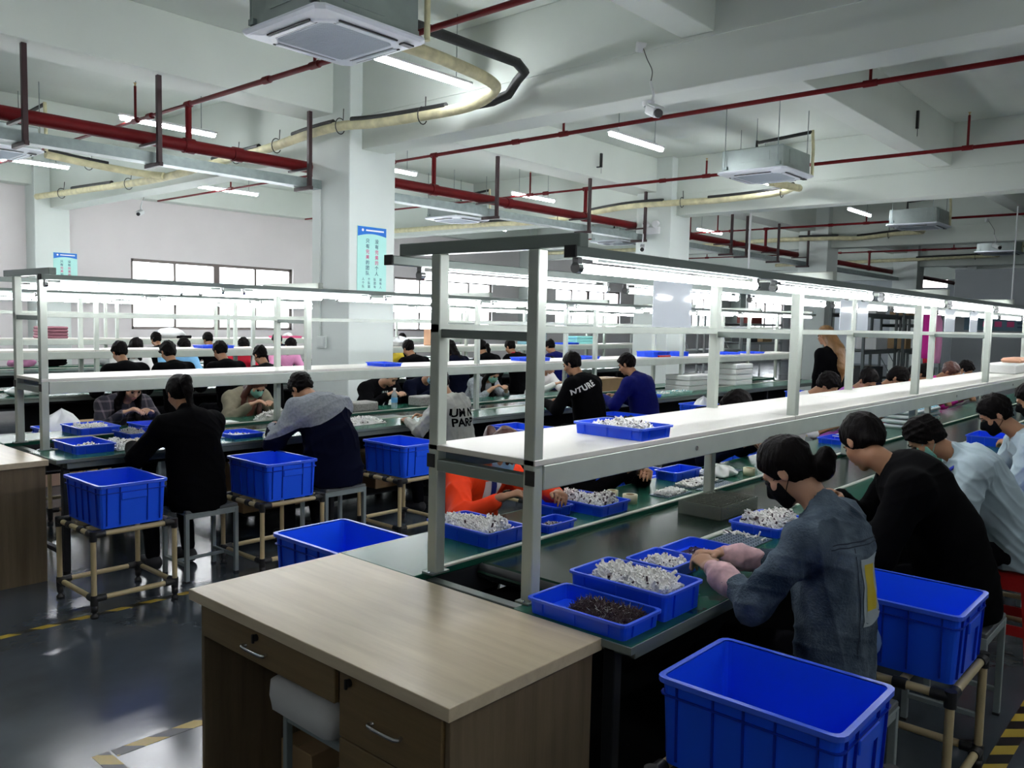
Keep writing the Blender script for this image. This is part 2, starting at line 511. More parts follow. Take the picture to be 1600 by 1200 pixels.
# ---------------------------------------------------------------- air conditioners
M_acw = mat('ac_white_plastic', (0.74, 0.78, 0.84), 0.35)
M_acg = mat('ac_grille', (0.42, 0.48, 0.54), 0.5)
M_acs = mat('ac_sheet_steel', (0.27, 0.31, 0.30), 0.38, metal=0.6, noise=0.08, nscale=6)
def make_ac(loc, label):
    x, y, z = 0, 0, 0
    th = thing('ceiling_air_conditioner', label, 'air conditioner', (0, 0, 0), group='ceiling cassette air conditioners')
    P = .475
    m = MB()
    def ring(h, zz, c_=.05):
        return [(h - c_, -h, zz), (h, -h + c_, zz), (h, h - c_, zz), (h - c_, h, zz), (-h + c_, h, zz), (-h, h - c_, zz), (-h, -h + c_, zz), (-h + c_, -h, zz)]
    m.rings([ring(P, .03), ring(P, .015), ring(P - .02, 0), ring(P - .10, -.012, .09), ring(P - .115, -.020, .09), ring(P - .15, -.020, .08), ring(.30, -.014, .05)], close0=True)
    m.build('panel', M_acw, th)
    m = MB().box(-.30, .30, -.30, .30, -.016, -.006, .004)
    m.build('grille', M_acg, th)
    m = MB()
    for k in range(28):
        yy = -.28 + k * .0207
        m.box(-.28, .28, yy - .0035, yy + .0035, -.0185, -.015)
    o = m.build('grille_slats', M_acg, th); o['kind'] = 'stuff'
    for k in range(4):
        R = Matrix.Rotation(k * PI / 2, 4, 'Z')
        MB().box(-.24, .24, .335, .375, -.027, -.018, .003, R).build('louvre', M_acw, th)
        MB().box(-.25, .25, .380, .392, -.021, -.012, .0, R).box(-.25, .25, .322, .331, -.0205, -.012, .0, R).build('air_slot', M_black, th)
    MB().box(.30, .40, -.40, -.34, -.025, -.014, .004).build('corner_cap', M_black, th)
    m = MB().box(-.42, .42, -.42, .42, .03, .31, .01)
    m.box(-.44, .44, -.44, .44, .03, .05)
    m.box(-.425, -.42, -.24, .16, .13, .25, .0).box(-.24, .10, -.426, -.42, .10, .27)
    m.build('steel_body', M_acs, th)
    for sx in (-1, 1):
        for sy in (-1, 1):
            q = MB().cyl((sx * .45, sy * .36, .08), (sx * .45, sy * .36, .90), .006, 6)
            q.box(sx * .43 - .02, sx * .43 + .02, sy * .36 - .03, sy * .36 + .03, .06, .10)
            q.build('hanging_rod', M_galv, th)
    MB().tube([(.46, .36, .31), (.46, .36, .40)], .022, 8).build('drain_outlet', M_ins, th)
    MB().tube([(.46, .36, .40), (.46, .36, .58), (.46, .33, .56), (.50, -.40, .62)], .024, 8).build('drain_sleeve', M_insb, th)
    MB().tube([(.50, -.40, .64), (.50, -.42, .40), (.50, -.42, .04)], .022, 8).build('drain_pipe', M_ins, th)
    th.location = loc
    return th
ac = make_ac((3.72, 5.03, 3.61), 'nearest white cassette air conditioner, seen large at the top')
for loc, lb in (((10.58, 4.95, 3.61), 'cassette air conditioner hanging between the first and second cross beams, with black drain pipe above'),
                ((17.35, 4.95, 3.61), 'cassette air conditioner hanging between the second and third cross beams'),
                ((24.15, 4.95, 3.61), 'cassette air conditioner farthest away, behind a small security camera'),
                ((3.62, 11.95, 3.61), 'cassette air conditioner at the left edge, partly behind the cable tray'),
                ((11.86, 12.0, 3.61), 'cassette air conditioner seen through the gap right of the first column'),
                ((17.3, 11.95, 3.61), 'cassette air conditioner beyond the second column on the window side')):
    dup(ac, loc, 0, lb)

# ---------------------------------------------------------------- ceiling battens
M_tubeC = mat('ceiling_tube_glow', (1, 1, 1), 0.4, emit=((0.93, 0.96, 1.0), LAMP_CEIL))
M_tubeB = mat('bench_tube_glow', (1, 1, 1), 0.4, emit=((0.96, 0.97, 1.0), LAMP_BENCH))
th = thing('ceiling_lamp', 'white ceiling tube lamp right of the nearest air conditioner', 'lamp', group='ceiling tube lamps')
MB().box(-.6, .6, -.03, .03, .02, .05, .006).build('housing', M_white, th)
MB().box(-.58, .58, -.024, .024, -.022, .02, .012).build('diffuser', M_tubeC, th)
MB().cyl((-.4, 0, .05), (-.4, 0, .64), .005, 6).cyl((.4, 0, .05), (.4, 0, .64), .005, 6).build('hanging_rod', M_galv, th)
th.location = (5.27, 5.78, 3.87)
LC = [(8.77, 5.78, 'lamp behind the hanging security camera'), (11.9, 5.78, 'lamp behind the second air conditioner'), (16.5, 5.78, 'small lamp left of the third air conditioner'), (23.0, 5.78, 'lamp near the farthest air conditioner'),
      (4.87, 9.8, 'lamp behind the red fire main left of the first column'), (8.2, 9.8, 'lamp just right of the first column'), (11.6, 9.8, 'lamp behind the red fire main beside the second column'), (18.1, 9.8, 'lamp between the second and third columns'), (24.5, 9.8, 'lamp beyond the third column'),
      (4.7, 13.9, 'lamp at the left edge under the left air conditioner'), (7.99, 13.9, 'lamp low against the left wall near a thin red pipe'), (14.85, 13.9, 'small lamp seen above the near lamp frame'), (21.5, 13.9, 'lamp deep in the hall near the window wall'),
      (1.3, 5.78, None), (1.3, -2.5, None), (5.2, -2.5, None), (9.5, -2.5, None), (15, -2.5, None), (1.3, 13.9, None), (-3.0, 1.7, None), (-2.4, -2.5, None), (1.3, -6.4, None), (5.2, -6.4, None), (9.5, -6.4, None)]  # unseen lamps on the right and behind the camera are added fill light
for i_, (x, y, lb) in enumerate(LC):
    if lb is None: lb = ('lamp above the left of the camera', 'lamp added for fill, nearest on the right-hand side of the hall', 'lamp added for fill, second on the right-hand side of the hall', 'lamp added for fill, third on the right-hand side of the hall', 'lamp added for fill, fourth on the right-hand side of the hall', 'lamp above the left end of the fourth bench', 'lamp added for fill behind the camera', 'lamp added for fill right behind the camera', 'lamp added for fill, first by the right wall', 'lamp added for fill, second by the right wall', 'lamp added for fill, third by the right wall')[i_ - 13]
    dup(th, (x, y, 3.85), 0, 'white ceiling tube ' + lb if not lb.startswith('white') else lb)

# ---------------------------------------------------------------- small things overhead
def make_cam(loc, rz, label, arm=None):
    th = thing('security_camera', label, 'camera', (0, 0, 0), group='security cameras')
    MB().box(-.035, .035, -.10, .10, -.04, .04, .012).build('housing', M_white, th)
    MB().cyl((0, -.098, 0), (0, -.125, 0), .034, 14).build('lens', M_black, th)
    MB().box(-.04, .04, -.12, .06, .04, .05, .004).build('sun_shield', M_white, th)
    MB().tube([(0, .05, .05), (0, .05, .12), (0, .16, .2)], .012, 8).build('bracket', M_white, th)
    MB().tube(smooth_path([(0, .16, .2), (.02, .22, .28), (-.01, .30, .36), (.01, .48, .43)] if arm is None else arm), .004, 5).build('cable', M_black, th)
    MB().box(-.04, .06, .46, .53, .39, .47, .004).build('mount', M_white, th)
    th.location = loc; th.rotation_euler = (math.radians(22), 0, rz)
    return th
cm = make_cam((5.83, 3.70, 3.34), math.radians(-35), 'white security camera hanging by its cable from the near cross beam')
for loc, rz, lb in (((7.62, 16.55, 3.60), math.radians(-50), 'small white security camera near the left wall at the end of a thin red pipe'),
                    ((19.73, 4.1, 3.40), math.radians(-40), 'tiny security camera before the farthest air conditioner'),
                    ((12.41, 8.0, 2.95), math.radians(-60), 'small dark security camera on the second column')):
    c_ = dup(cm, loc, None, lb); c_.rotation_euler = (math.radians(20), 0, rz)
th = thing('smoke_detector', 'round white smoke detector on the beam soffit left of the hanging camera', 'smoke detector', (6.16, 3.96, 3.49))
MB().lathe([(0, 3.475), (.035, 3.475), (.05, 3.49), (.052, 3.52)], (6.16, 3.96, 0), 20).build('dome', M_white, th)
MB().lathe([(.030, 3.470), (.040, 3.474), (.040, 3.478)], (6.16, 3.96, 0), 20).build('vent_ring', M_galv, th)
th = thing('emergency_light', 'twin spot emergency light on the second column', 'emergency light', (12.6, 8.0, 3.24))
MB().box(12.60, 12.65, 7.80, 8.12, 3.20, 3.32, .008).build('case', M_white, th)
for yy in (7.86, 8.06):
    MB().lathe([(.0, -.02), (.05, -.015), (.062, .03), (0, .05)], (0, 0, 0), 14).build('spot', M_white, th, off=(-12.60, -yy, -3.36)) if False else MB().cyl((12.63, yy, 3.38), (12.56, yy, 3.36), .055, 14, .062).build('spot', M_white, th)
th = thing('ceiling_pole', 'thin white pole hanging from the ceiling beyond the near lamp frame', 'pole', (15.0, 7.28, 2.3))
MB().cyl((15.0, 7.28, 1.9), (15.0, 7.28, 4.5), .02, 8).build('tube', M_white, th)
th = thing('ceiling_pole', 'thin white pole hanging from the ceiling at the upper right of the hall', 'pole', (17.6, 3.35, 2.3))
MB().cyl((17.6, 3.35, 2.2), (17.6, 3.35, 3.92), .012, 8).build('tube', M_white, th)

# ---------------------------------------------------------------- hazard tape on the floor
def tape_mat(name, axis):
    m = mat(name, (.6, .45, .05), .35)
    t = m.node_tree; b = t.nodes['Principled BSDF']
    c = t.nodes.new('ShaderNodeTexCoord'); s = t.nodes.new('ShaderNodeSeparateXYZ')
    t.links.new(c.outputs['Object'], s.inputs[0])
    ad = t.nodes.new('ShaderNodeMath'); ad.operation = 'ADD'
    t.links.new(s.outputs[0], ad.inputs[0]); t.links.new(s.outputs[1], ad.inputs[1])
    mu = t.nodes.new('ShaderNodeMath'); mu.operation = 'MULTIPLY'; mu.inputs[1].default_value = 1 / .19
    t.links.new(ad.outputs[0], mu.inputs[0])
    fr = t.nodes.new('ShaderNodeMath'); fr.operation = 'FRACT'; t.links.new(mu.outputs[0], fr.inputs[0])
    gt = t.nodes.new('ShaderNodeMath'); gt.operation = 'GREATER_THAN'; gt.inputs[1].default_value = .5
    t.links.new(fr.outputs[0], gt.inputs[0])
    mx = t.nodes.new('ShaderNodeMix'); mx.data_type = 'RGBA'
    mx.inputs['A'].default_value = (.010, .010, .010, 1); mx.inputs['B'].default_value = (.62, .44, .06, 1)
    t.links.new(gt.outputs[0], mx.inputs['Factor']); t.links.new(mx.outputs['Result'], b.inputs['Base Color'])
    return m
M_tape = tape_mat('hazard_tape', 0)
def tape(n, x0, x1, y0, y1):
    struct(MB().box(x0, x1, y0, y1, 0.0, 0.0012), 'trim_%d' % n, M_tape)
tape(2, -4, 12, 4.60, 4.645)
tape(3, 1.30, 1.9, 3.06, 3.12)
tape(4, 1.23, 1.29, 2.2, 3.12)
tape(5, 0.5, 14, 0.59, 0.66)
# ================================================================ the bench rows
M_alu = mat('bench_aluminium', (0.50, 0.55, 0.49), 0.40, metal=0.15, noise=0.05, nscale=8)
M_aluD = mat('bench_aluminium_grey', (0.22, 0.26, 0.24), 0.42, metal=0.35)
M_shelf = mat('shelf_laminate', (0.70, 0.69, 0.63), 0.35, noise=0.02, nscale=5)
M_green = mat('green_mat', (0.014, 0.098, 0.064), 0.26, noise=0.10, nscale=5, spec=0.28)
M_belt = mat('conveyor_belt', (0.012, 0.040, 0.026), 0.16, noise=0.25, nscale=3, spec=0.22)
M_strip = mat('cream_strip', (0.62, 0.64, 0.55), 0.4)
M_leg = mat('bench_leg_dark', (0.018, 0.02, 0.023), 0.5)
M_shade = mat('under_bench_shade', (0.012, 0.013, 0.015), 0.7, spec=.1)  # for dark sheets added under the benches to block light
M_cap = mat('rubber_cap', (0.012, 0.012, 0.012), 0.6)
M_steel = mat('chrome', (0.55, 0.56, 0.56), 0.25, metal=0.9)

ORD = ['nearest', 'second', 'third', 'fourth', 'fifth', 'sixth', 'seventh', 'eighth', 'ninth', 'tenth', 'eleventh']
TUBE = {}
def make_tube_proto():
    th = thing('tube_lamp', 'x', 'lamp')
    MB().cyl((.02, 0, -.03), (1.18, 0, -.03), .0145, 10).build('glass_tube', M_tubeB, th)
    for x in (0, 1.18):
        MB().cyl((x, 0, -.03), (x + .022, 0, -.03), .017, 10).box(x, x + .02, -.012, .012, -.025, .006, .002).build('end_holder', M_steel, th)
    MB().box(.10, 1.10, -.010, .010, -.008, .0, .001).build('wire_channel', M_white, th)
    return th

def bench_row(Yc, X1, label, rowname, first, X0=2.0, off=0.0):
    near, far = Yc - .22, Yc + .22
    th = thing('assembly_bench', label, 'workbench', (X0, Yc, 0), group='assembly bench rows')
    xs = list(np.arange(X0, X1 + .01, 2.0))
    n0, n1, f0, f1 = Yc - .667, Yc - .222, Yc + .235, Yc + .655
    # worktops, laminate edges, strips and belt
    for nm, a, b_ in (('worktop', n0, n1), ('worktop', f0, f1)):
        MB().box(X0 - .07, X1 + .05, a, b_, .725, .75, .003).build(nm, M_green, th)
    MB().box(X0 - .075, X1 + .05, n0 - .004, n0, .728, .749).box(X0 - .076, X0 - .07, n0, n1, .728, .749).build('edge_strip', M_aluD, th)
    MB().box(X0 - .075, X1 + .05, f1, f1 + .004, .722, .749).box(X0 - .076, X0 - .07, f0, f1, .722, .749).build('edge_strip', M_aluD, th)
    MB().box(X0 + .05, X1, n1 - .022, n1, .750, .757, .001).build('side_rail', M_strip, th)
    MB().box(X0 + .05, X1, f0, f0 + .022, .750, .757, .001).build('side_rail', M_strip, th)
    bm = MB(); pr = [(X0 + .28, .735), (X1 - .1, .735), (X1 - .06, .70), (X1 - .1, .665), (X0 + .28, .665), (X0 + .245, .70)]
    bm.prism([(x, n1 + .008, z) for x, z in pr], (0, f0 - n1 - .016, 0))
    bm.build('conveyor_belt', M_belt, th)
    MB().cyl((X0 + .28, n1, .70), (X0 + .28, f0, .70), .030, 14).build('belt_roller', M_leg, th)
    for y0 in (n1 - .03, f0):
        MB().box(X0 + .02, X1, y0, y0 + .03, .62, .724, .002).build('apron_beam', M_leg, th)
    for y0 in (n0 + .03, f1 - .07):
        MB().box(X0, X1, y0, y0 + .04, .685, .724, .002).build('edge_beam', M_aluD, th)
    px = X0 + (.10 if first else 1.3)
    MB().box(px, X1, Yc - .012, Yc + .012, .10, .58, .002).build('added_shade_panel', M_shade, th)  # added upright sheet that keeps the space under the bench dark
    MB().box(px, X1, n0 + .16, f1 - .16, .150, .165, .002).build('added_shade_board', M_shade, th)  # added dark board hiding the bright floor and blocking light below
    MB().box(X0 + .02, X1, n1 - .002, f0 + .002, .590, .604, .002).build('added_shade_bed', M_shade, th)  # added dark sheet so no floor reflection shows through the recess
    for i, x in enumerate(xs):
        for y in (n0 + .10, f1 - .14):
            MB().box(x, x + .04, y, y + .04, .03, .72, .003).build('leg', M_leg, th)
            MB().cyl((x + .02, y + .02, 0), (x + .02, y + .02, .03), .022, 10).build('foot', M_cap, th)
        MB().box(x, x + .04, n0 + .04, f1 - .04, .685, .724, .002).build('cross_beam', M_aluD, th)
        MB().box(x + .005, x + .035, n0 + .14, f1 - .14, .12, .15, .002).build('foot_beam', M_leg, th)
        for y in (near, far):
            p = MB().box(x, x + .045, y - .0225, y + .0225, .75, 1.872, .003).build('post', M_alu, th)
            MB().box(x - .02, x + .065, y - .028, y + .028, .750, .757, .001).build('post_foot', M_aluD, p)
            if x == xs[0]:
                for dx in (-.012, .057):
                    MB().lathe([(0, .763), (.005, .762), (.007, .757)], (x + dx, y, 0), 8).build('bolt', M_steel, p)
        # top, middle bars
        MB().box(x + .003, x + .048, Yc - .395, Yc + .415, 1.872, 1.915, .003).build('cross_bar', M_aluD if i == 0 else M_alu, th)
        MB().box(x + .008, x + .040, near + .0225, far - .0225, 1.585, 1.615, .002).build('mid_bar', M_aluD, th)
    MB().box(X0, X1, far - .022, far + .022, 1.602, 1.632, .002).build('mid_rail', M_alu, th)
    for y in (Yc - .405, Yc + .405):
        r_ = MB().box(X0 - .05, X1 + .1, y - .02, y + .02, 1.838, 1.870, .003).build('lamp_rail', M_aluD, th)
        MB().box(X0 - .058, X0 - .05, y - .021, y + .021, 1.836, 1.872, .001).build('rail_cap', M_cap, r_)
    # shelf
    for i in range(len(xs) - 1):
        MB().box(xs[i] + (.0 if i == 0 else .003), xs[i + 1], Yc - .245, Yc + .245, 1.192, 1.212, .002).build('shelf_board', M_shelf, th)
    for y0, mm in ((Yc - .247, M_alu), (Yc + .207, M_aluD)):
        m = MB().box(X0 + .045, X1, y0, y0 + .04, 1.112, 1.192, .003)
        o = m.build('shelf_beam', mm, th)
        if Yc < 3 and y0 < Yc:
            for bx in (3.02, 5.0, 7.0, 9.0):
                MB().cyl((bx, y0 - .004, 1.15), (bx, y0, 1.15), .010, 10).build('bolt', M_steel, o)
    for x in xs:
        MB().box(x, x + .045, Yc - .2, Yc + .2, 1.12, 1.16, .002).build('shelf_bracket', M_aluD, th)
    for y in (Yc - .245, Yc + .21):
        MB().box(X0 - .004, X0, y - .002, y + .037, 1.13, 1.178, .001).build('beam_cap', M_cap, th)
    # lamps
    for side, y in (('aisle-side', Yc - .405), ('window-side', Yc + .405)):
        k = 0; x = X0 - .03 + (off if side == 'window-side' else 0)
        while x + 1.2 < X1 + .15:
            lb = '%s tube lamp from the near end under the %s rail of the %s bench row' % (ORD[min(k, 10)], side, rowname)
            if 'p' not in TUBE:
                TUBE['p'] = make_tube_proto(); o = TUBE['p']; o['label'] = lb; o['group'] = 'tube lamps over the benches'; o.location = (x, y, 1.838)
            else:
                dup(TUBE['p'], (x, y, 1.838), 0, lb, 'tube lamps over the benches')
            x += 1.348; k += 1
    return th

bench_row(1.905, 16.0, 'nearest long green assembly bench with belt and white shelf, right of the wooden desk', 'front', True, off=.12)
bench_row(6.0, 14.0, 'second long green assembly bench row, with black-coated workers, left of the first column', 'second', False, off=.1)
bench_row(10.1, 16.0, 'third assembly bench row, behind the first column', 'third', False)
bench_row(14.2, 14.0, 'fourth assembly bench row, closest to the window wall', 'fourth', False)
# ================================================================ crates, stands, stools, desks
M_blue = mat('blue_plastic', (0.010, 0.105, 0.93), 0.36, spec=0.5)
M_blueShade = mat('blue_plastic_rib_shade', (0.003, 0.030, 0.45), 0.45, spec=0.3)  # darker than the crate blue: shadow lines of the ribs put into colour
M_blueE = mat('blue_plastic_rim', (0.05, 0.14, 0.92), 0.30, spec=0.6)
M_blueT = mat('blue_tray_plastic', (0.010, 0.085, 0.90), 0.30, spec=0.5)
M_redp = mat('red_plastic', (0.45, 0.012, 0.012), 0.35)
M_tanpipe = mat('ivory_pipe', (0.56, 0.45, 0.25), 0.35, noise=0.06, nscale=6)
M_joint = mat('black_joint', (0.012, 0.012, 0.013), 0.45)
M_stoolg = mat('stool_grey_steel', (0.28, 0.33, 0.33), 0.4, metal=0.2)
M_stoolt = mat('stool_seat', (0.10, 0.11, 0.11), 0.5)
M_wtop = wood_mat('desk_top_oak', (0.74, 0.625, 0.44), (0.60, 0.49, 0.33), axis=1, rough=0.30)
M_wside = wood_mat('desk_side_oak', (0.22, 0.165, 0.10), (0.14, 0.10, 0.055), axis=2, rough=0.40)
M_wfront = wood_mat('desk_front_oak', (0.23, 0.155, 0.070), (0.15, 0.098, 0.042), axis=1, rough=0.40)

def rrect(hx, hy, z, r=.02, n=3):
    out = []
    for cx, cy, a0 in ((hx - r, -hy + r, -PI / 2), (hx - r, hy - r, 0), (-hx + r, hy - r, PI / 2), (-hx + r, -hy + r, PI)):
        for k in range(n + 1):
            a = a0 + PI / 2 * k / n
            out.append((cx + r * math.cos(a), cy + r * math.sin(a), z))
    return out

def make_crate(hx=.195, hy=.25, H=.235, label='x', cat='crate'):
    th = thing('plastic_crate', label, cat, group='large blue crates')
    t = .004; bx, by = hx - .022, hy - .022
    def off(z, d=0):
        k = z / H
        return (bx + (hx - .012 - bx) * k - d, by + (hy - .012 - by) * k - d)
    rs = []
    for z in (0, H * .5, H - .045, H):
        a, b_ = off(z); rs.append(rrect(a, b_, z, .022))
    inner = []
    for z in (H, H * .5, .006):
        a, b_ = off(z, t); inner.append(rrect(a, b_, z, .02))
    MB().rings(rs + inner, close0=True, close1=True).build('shell', M_blue, th)
    # rim: a lip that turns outwards
    a, b_ = off(H)
    MB().rings([rrect(a - t, b_ - t, H + .004, .02), rrect(hx, hy, H + .004, .03), rrect(hx, hy, H - .010, .03), rrect(hx - .003, hy - .003, H - .012, .03), rrect(a, b_, H - .008, .022)]).build('rim', M_blueE, th)
    z = H - .045; a, b_ = off(z)
    MB().rings([rrect(a + .001, b_ + .001, z + .004, .022), rrect(a + .008, b_ + .008, z + .004, .026), rrect(a + .008, b_ + .008, z, .026), rrect(a + .001, b_ + .001, z, .022)]).build('band', M_blueShade, th)
    # upright ribs: four on each long side, four round the handle panel on each end
    for sx in (-1, 1):
        for q in (-.86, -.38, .0, .38, .86):
            y = q * (by - .01)
            for dy in ((0,) if abs(q) < .8 else (0,)):
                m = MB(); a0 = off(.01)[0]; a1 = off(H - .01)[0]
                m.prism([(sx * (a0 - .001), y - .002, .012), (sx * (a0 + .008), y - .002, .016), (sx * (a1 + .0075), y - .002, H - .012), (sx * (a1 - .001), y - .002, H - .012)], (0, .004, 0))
                m.build('rib', M_blueShade, th)
    for sy in (-1, 1):
        for q in (-.90, -.46, .46, .90):
            x = q * (bx - .01)
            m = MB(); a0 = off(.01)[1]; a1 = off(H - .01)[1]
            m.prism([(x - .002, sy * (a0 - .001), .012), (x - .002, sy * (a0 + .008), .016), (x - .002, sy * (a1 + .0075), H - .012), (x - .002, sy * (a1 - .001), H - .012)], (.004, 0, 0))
            m.build('rib', M_blueShade, th)
        m = MB(); a1 = off(H - .06)[1]
        y0 = sy * a1
        m.box(-.07, .07, min(y0, y0 + sy * .012), max(y0, y0 + sy * .012), H - .085, H - .045, .003)
        m.build('handle', M_blue, th)
    return th

def make_stand(h=.46, hx=.225, hy=.235, label='x'):
    th = thing('pipe_stand', label, 'crate stand', group='ivory pipe stands under the crates')
    R = .0145; zt = h - R - .006; zb = .105
    for sx in (-1, 1):
        for sy in (-1, 1):
            x, y = sx * hx, sy * hy
            MB().cyl((x, y, zb + .02), (x, y, zt - .02), R, 12).build('upright_pipe', M_tanpipe, th)
            for z, s in ((zt, -1), (zb, 1)):
                m = MB().cyl((x, y, z - .035), (x, y, z + .020), .020, 12)
                m.cyl((x, y, z), (x - sx * .06, y, z), .020, 12).cyl((x, y, z), (x, y - sy * .06, z), .020, 12)
                m.build('joint', M_joint, th)
            MB().lathe([(.0, 0), (.020, 0), (.022, .012), (.012, .022), (.012, .032), (.018, .036), (.018, .072), (.0, .072)], (x, y, 0), 12).build('foot', M_joint, th)
    for z in (zt, zb):
        for s in (-1, 1):
            MB().cyl((-hx + .055, s * hy, z), (hx - .055, s * hy, z), R, 12).build('rail_pipe', M_tanpipe, th)
            MB().cyl((s * hx, -hy + .055, z), (s * hx, hy - .055, z), R, 12).build('rail_pipe', M_tanpipe, th)
    for q in (-.33, .33):
        MB().cyl((-hx + .03, q * hy, zt), (hx - .03, q * hy, zt), R, 12).build('cross_pipe', M_tanpipe, th)
        for s in (-1, 1):
            MB().cyl((s * hx, q * hy - .022, zt), (s * hx, q * hy + .022, zt), .020, 12).build('collar', M_joint, th)
    return th

CR = make_crate(label='blue crate in the lower right corner, empty, beside the denim jacket', cat='crate')
CR.location = (2.085, .885, .475)
ST = make_stand(h=.475, label='ivory pipe stand under the lower right crate')
ST.location = (2.09, .885, 0)
CRATES = [
    (3.17, .895, .475, 'blue crate right of the denim jacket with a pale bag inside', 'ivory pipe stand right of the denim jacket'),
    (2.05, 4.81, .475, 'blue crate leftmost in the left aisle, beside the black ponytail worker', 'ivory pipe stand under the leftmost crate in the left aisle'),
    (3.065, 4.80, .475, 'blue crate between the black ponytail worker and the grey hooded worker', 'ivory pipe stand left of the grey hooded worker'),
    (4.22, 4.83, .475, 'blue crate right of the grey hooded worker, touching the near frame post', 'ivory pipe stand right of the grey hooded worker'),
    (2.18, 2.87, .475, 'blue crate behind the wooden desk at the far side of the front bench', 'ivory pipe stand behind the wooden desk'),
    (5.6, 4.80, .475, 'blue crate seen through the frame right of the pale grey hoodie', 'ivory pipe stand right of the pale grey hoodie'),
    (7.15, 4.78, .475, 'blue crate between the two men in black and dark blue', 'ivory pipe stand between the men in black and dark blue'),
    (8.9, 4.80, .475, 'blue crate holding a torn white bag, right of the man in dark blue', 'ivory pipe stand right of the man in dark blue'),
    (11.9, 4.80, .475, 'blue crate deep in the left aisle beside the far bench end', 'ivory pipe stand near the far end of the second bench'),
    (2.65, 7.10, .475, 'blue crate left of the plaid shirt worker, heaped with white bags', 'ivory pipe stand left of the plaid shirt worker'),
    (5.33, .85, .475, 'blue crate at the right edge beside the pale blue shirt', 'ivory pipe stand at the right edge'),
    (4.5, 2.95, .475, 'blue crate behind the worker with tweezers on the far side of the front bench', 'ivory pipe stand behind the tweezers worker'),
    (6.3, 2.95, .475, 'blue crate behind the navy worker across the front bench', 'ivory pipe stand behind the navy worker'),
    (2.20, 9.0, .475, 'blue crate low in the aisle before the third bench at the left edge', 'ivory pipe stand at the left edge before the third bench'),
]
for x, y, z, l1, l2 in CRATES:
    dup(CR, (x, y, z), 0, l1); dup(ST, (x + .005, y, 0), 0, l2)

# ---- stools
def make_stool(label, loc):
    th = thing('metal_stool', label, 'stool', group='grey metal stools')
    hx, hy, h = .165, .14, .45
    MB().box(-hx - .01, hx + .01, -hy - .01, hy + .01, h - .022, h, .004).build('seat', M_stoolt, th)
    MB().box(-hx - .013, hx + .013, -hy - .013, hy + .013, h - .03, h - .020, .002).build('seat_edge', M_stoolg, th)
    for sx in (-1, 1):
        for sy in (-1, 1):
            l = MB().box(sx * hx - .0125, sx * hx + .0125, sy * hy - .0125, sy * hy + .0125, .01, h - .03, .002).build('leg', M_stoolg, th)
            MB().box(sx * hx - .014, sx * hx + .014, sy * hy - .014, sy * hy + .014, 0, .012, .002).build('rubber_foot', M_cap, l)
    for sx in (-1, 1):
        MB().box(sx * hx - .010, sx * hx + .010, -hy, hy, .10, .12, .002).build('stretcher', M_stoolg, th)
    MB().box(-hx, hx, -.010, .010, .10, .12, .002).build('stretcher', M_stoolg, th)
    for sy in (-1, 1):
        MB().box(-hx, hx, sy * hy - .010, sy * hy + .010, h - .055, h - .03, .002).build('seat_rail', M_stoolg, th)
    th.location = loc
    return th
STOOL = make_stool('grey metal stool under the black ponytail worker in the left aisle', (2.63, 4.93, 0))
# every worker's stool is placed with the worker, further down

def make_red_stool(label, loc):
    th = thing('plastic_stool', label, 'stool', group='red plastic stools')
    h = .45
    def fr(z): return .15 + .035 * (1 - z / h)
    MB().rings([rrect(fr(h), fr(h), h - .03, .03), rrect(fr(h), fr(h), h - .006, .03), rrect(fr(h) - .008, fr(h) - .008, h, .03)], close0=True, close1=True).build('seat', M_redp, th)
    for k in range(4):
        R = Matrix.Rotation(k * PI / 2, 4, 'Z')
        m = MB()
        def pl(x0, x1, z0, z1, x0b=None, x1b=None):
            x0b = x0 if x0b is None else x0b; x1b = x1 if x1b is None else x1b
            q = [(x0b, -fr(z0), z0), (x1b, -fr(z0), z0), (x1, -fr(z1), z1), (x0, -fr(z1), z1)]
            m.add([tuple(R @ Vector(p)) for p in q] + [tuple(R @ Vector((p[0], p[1] + .008, p[2]))) for p in q],
                  [(0, 1, 2, 3), (7, 6, 5, 4), (0, 4, 5, 1), (1, 5, 6, 2), (2, 6, 7, 3), (3, 7, 4, 0)])
        pl(-.145, -.085, 0, .37, -.183, -.125); pl(.085, .145, 0, .37, .125, .183)
        m.build('leg_panel', M_redp, th)
        m = MB()
        def pl2(x0, x1, z0, z1):
            q = [(x0, -fr(z0) - .001, z0), (x1, -fr(z0) - .001, z0), (x1, -fr(z1) - .001, z1), (x0, -fr(z1) - .001, z1)]
            m.add([tuple(R @ Vector(p)) for p in q] + [tuple(R @ Vector((p[0], p[1] + .010, p[2]))) for p in q],
                  [(0, 1, 2, 3), (7, 6, 5, 4), (0, 4, 5, 1), (1, 5, 6, 2), (2, 6, 7, 3), (3, 7, 4, 0)])
        pl2(-.148, .148, .36, .43)
        m.build('apron', M_redp, th)
        m = MB(); pl2(-.165, .165, .14, .19); m.build('stretcher', M_redp, th)
    th.location = loc
    return th

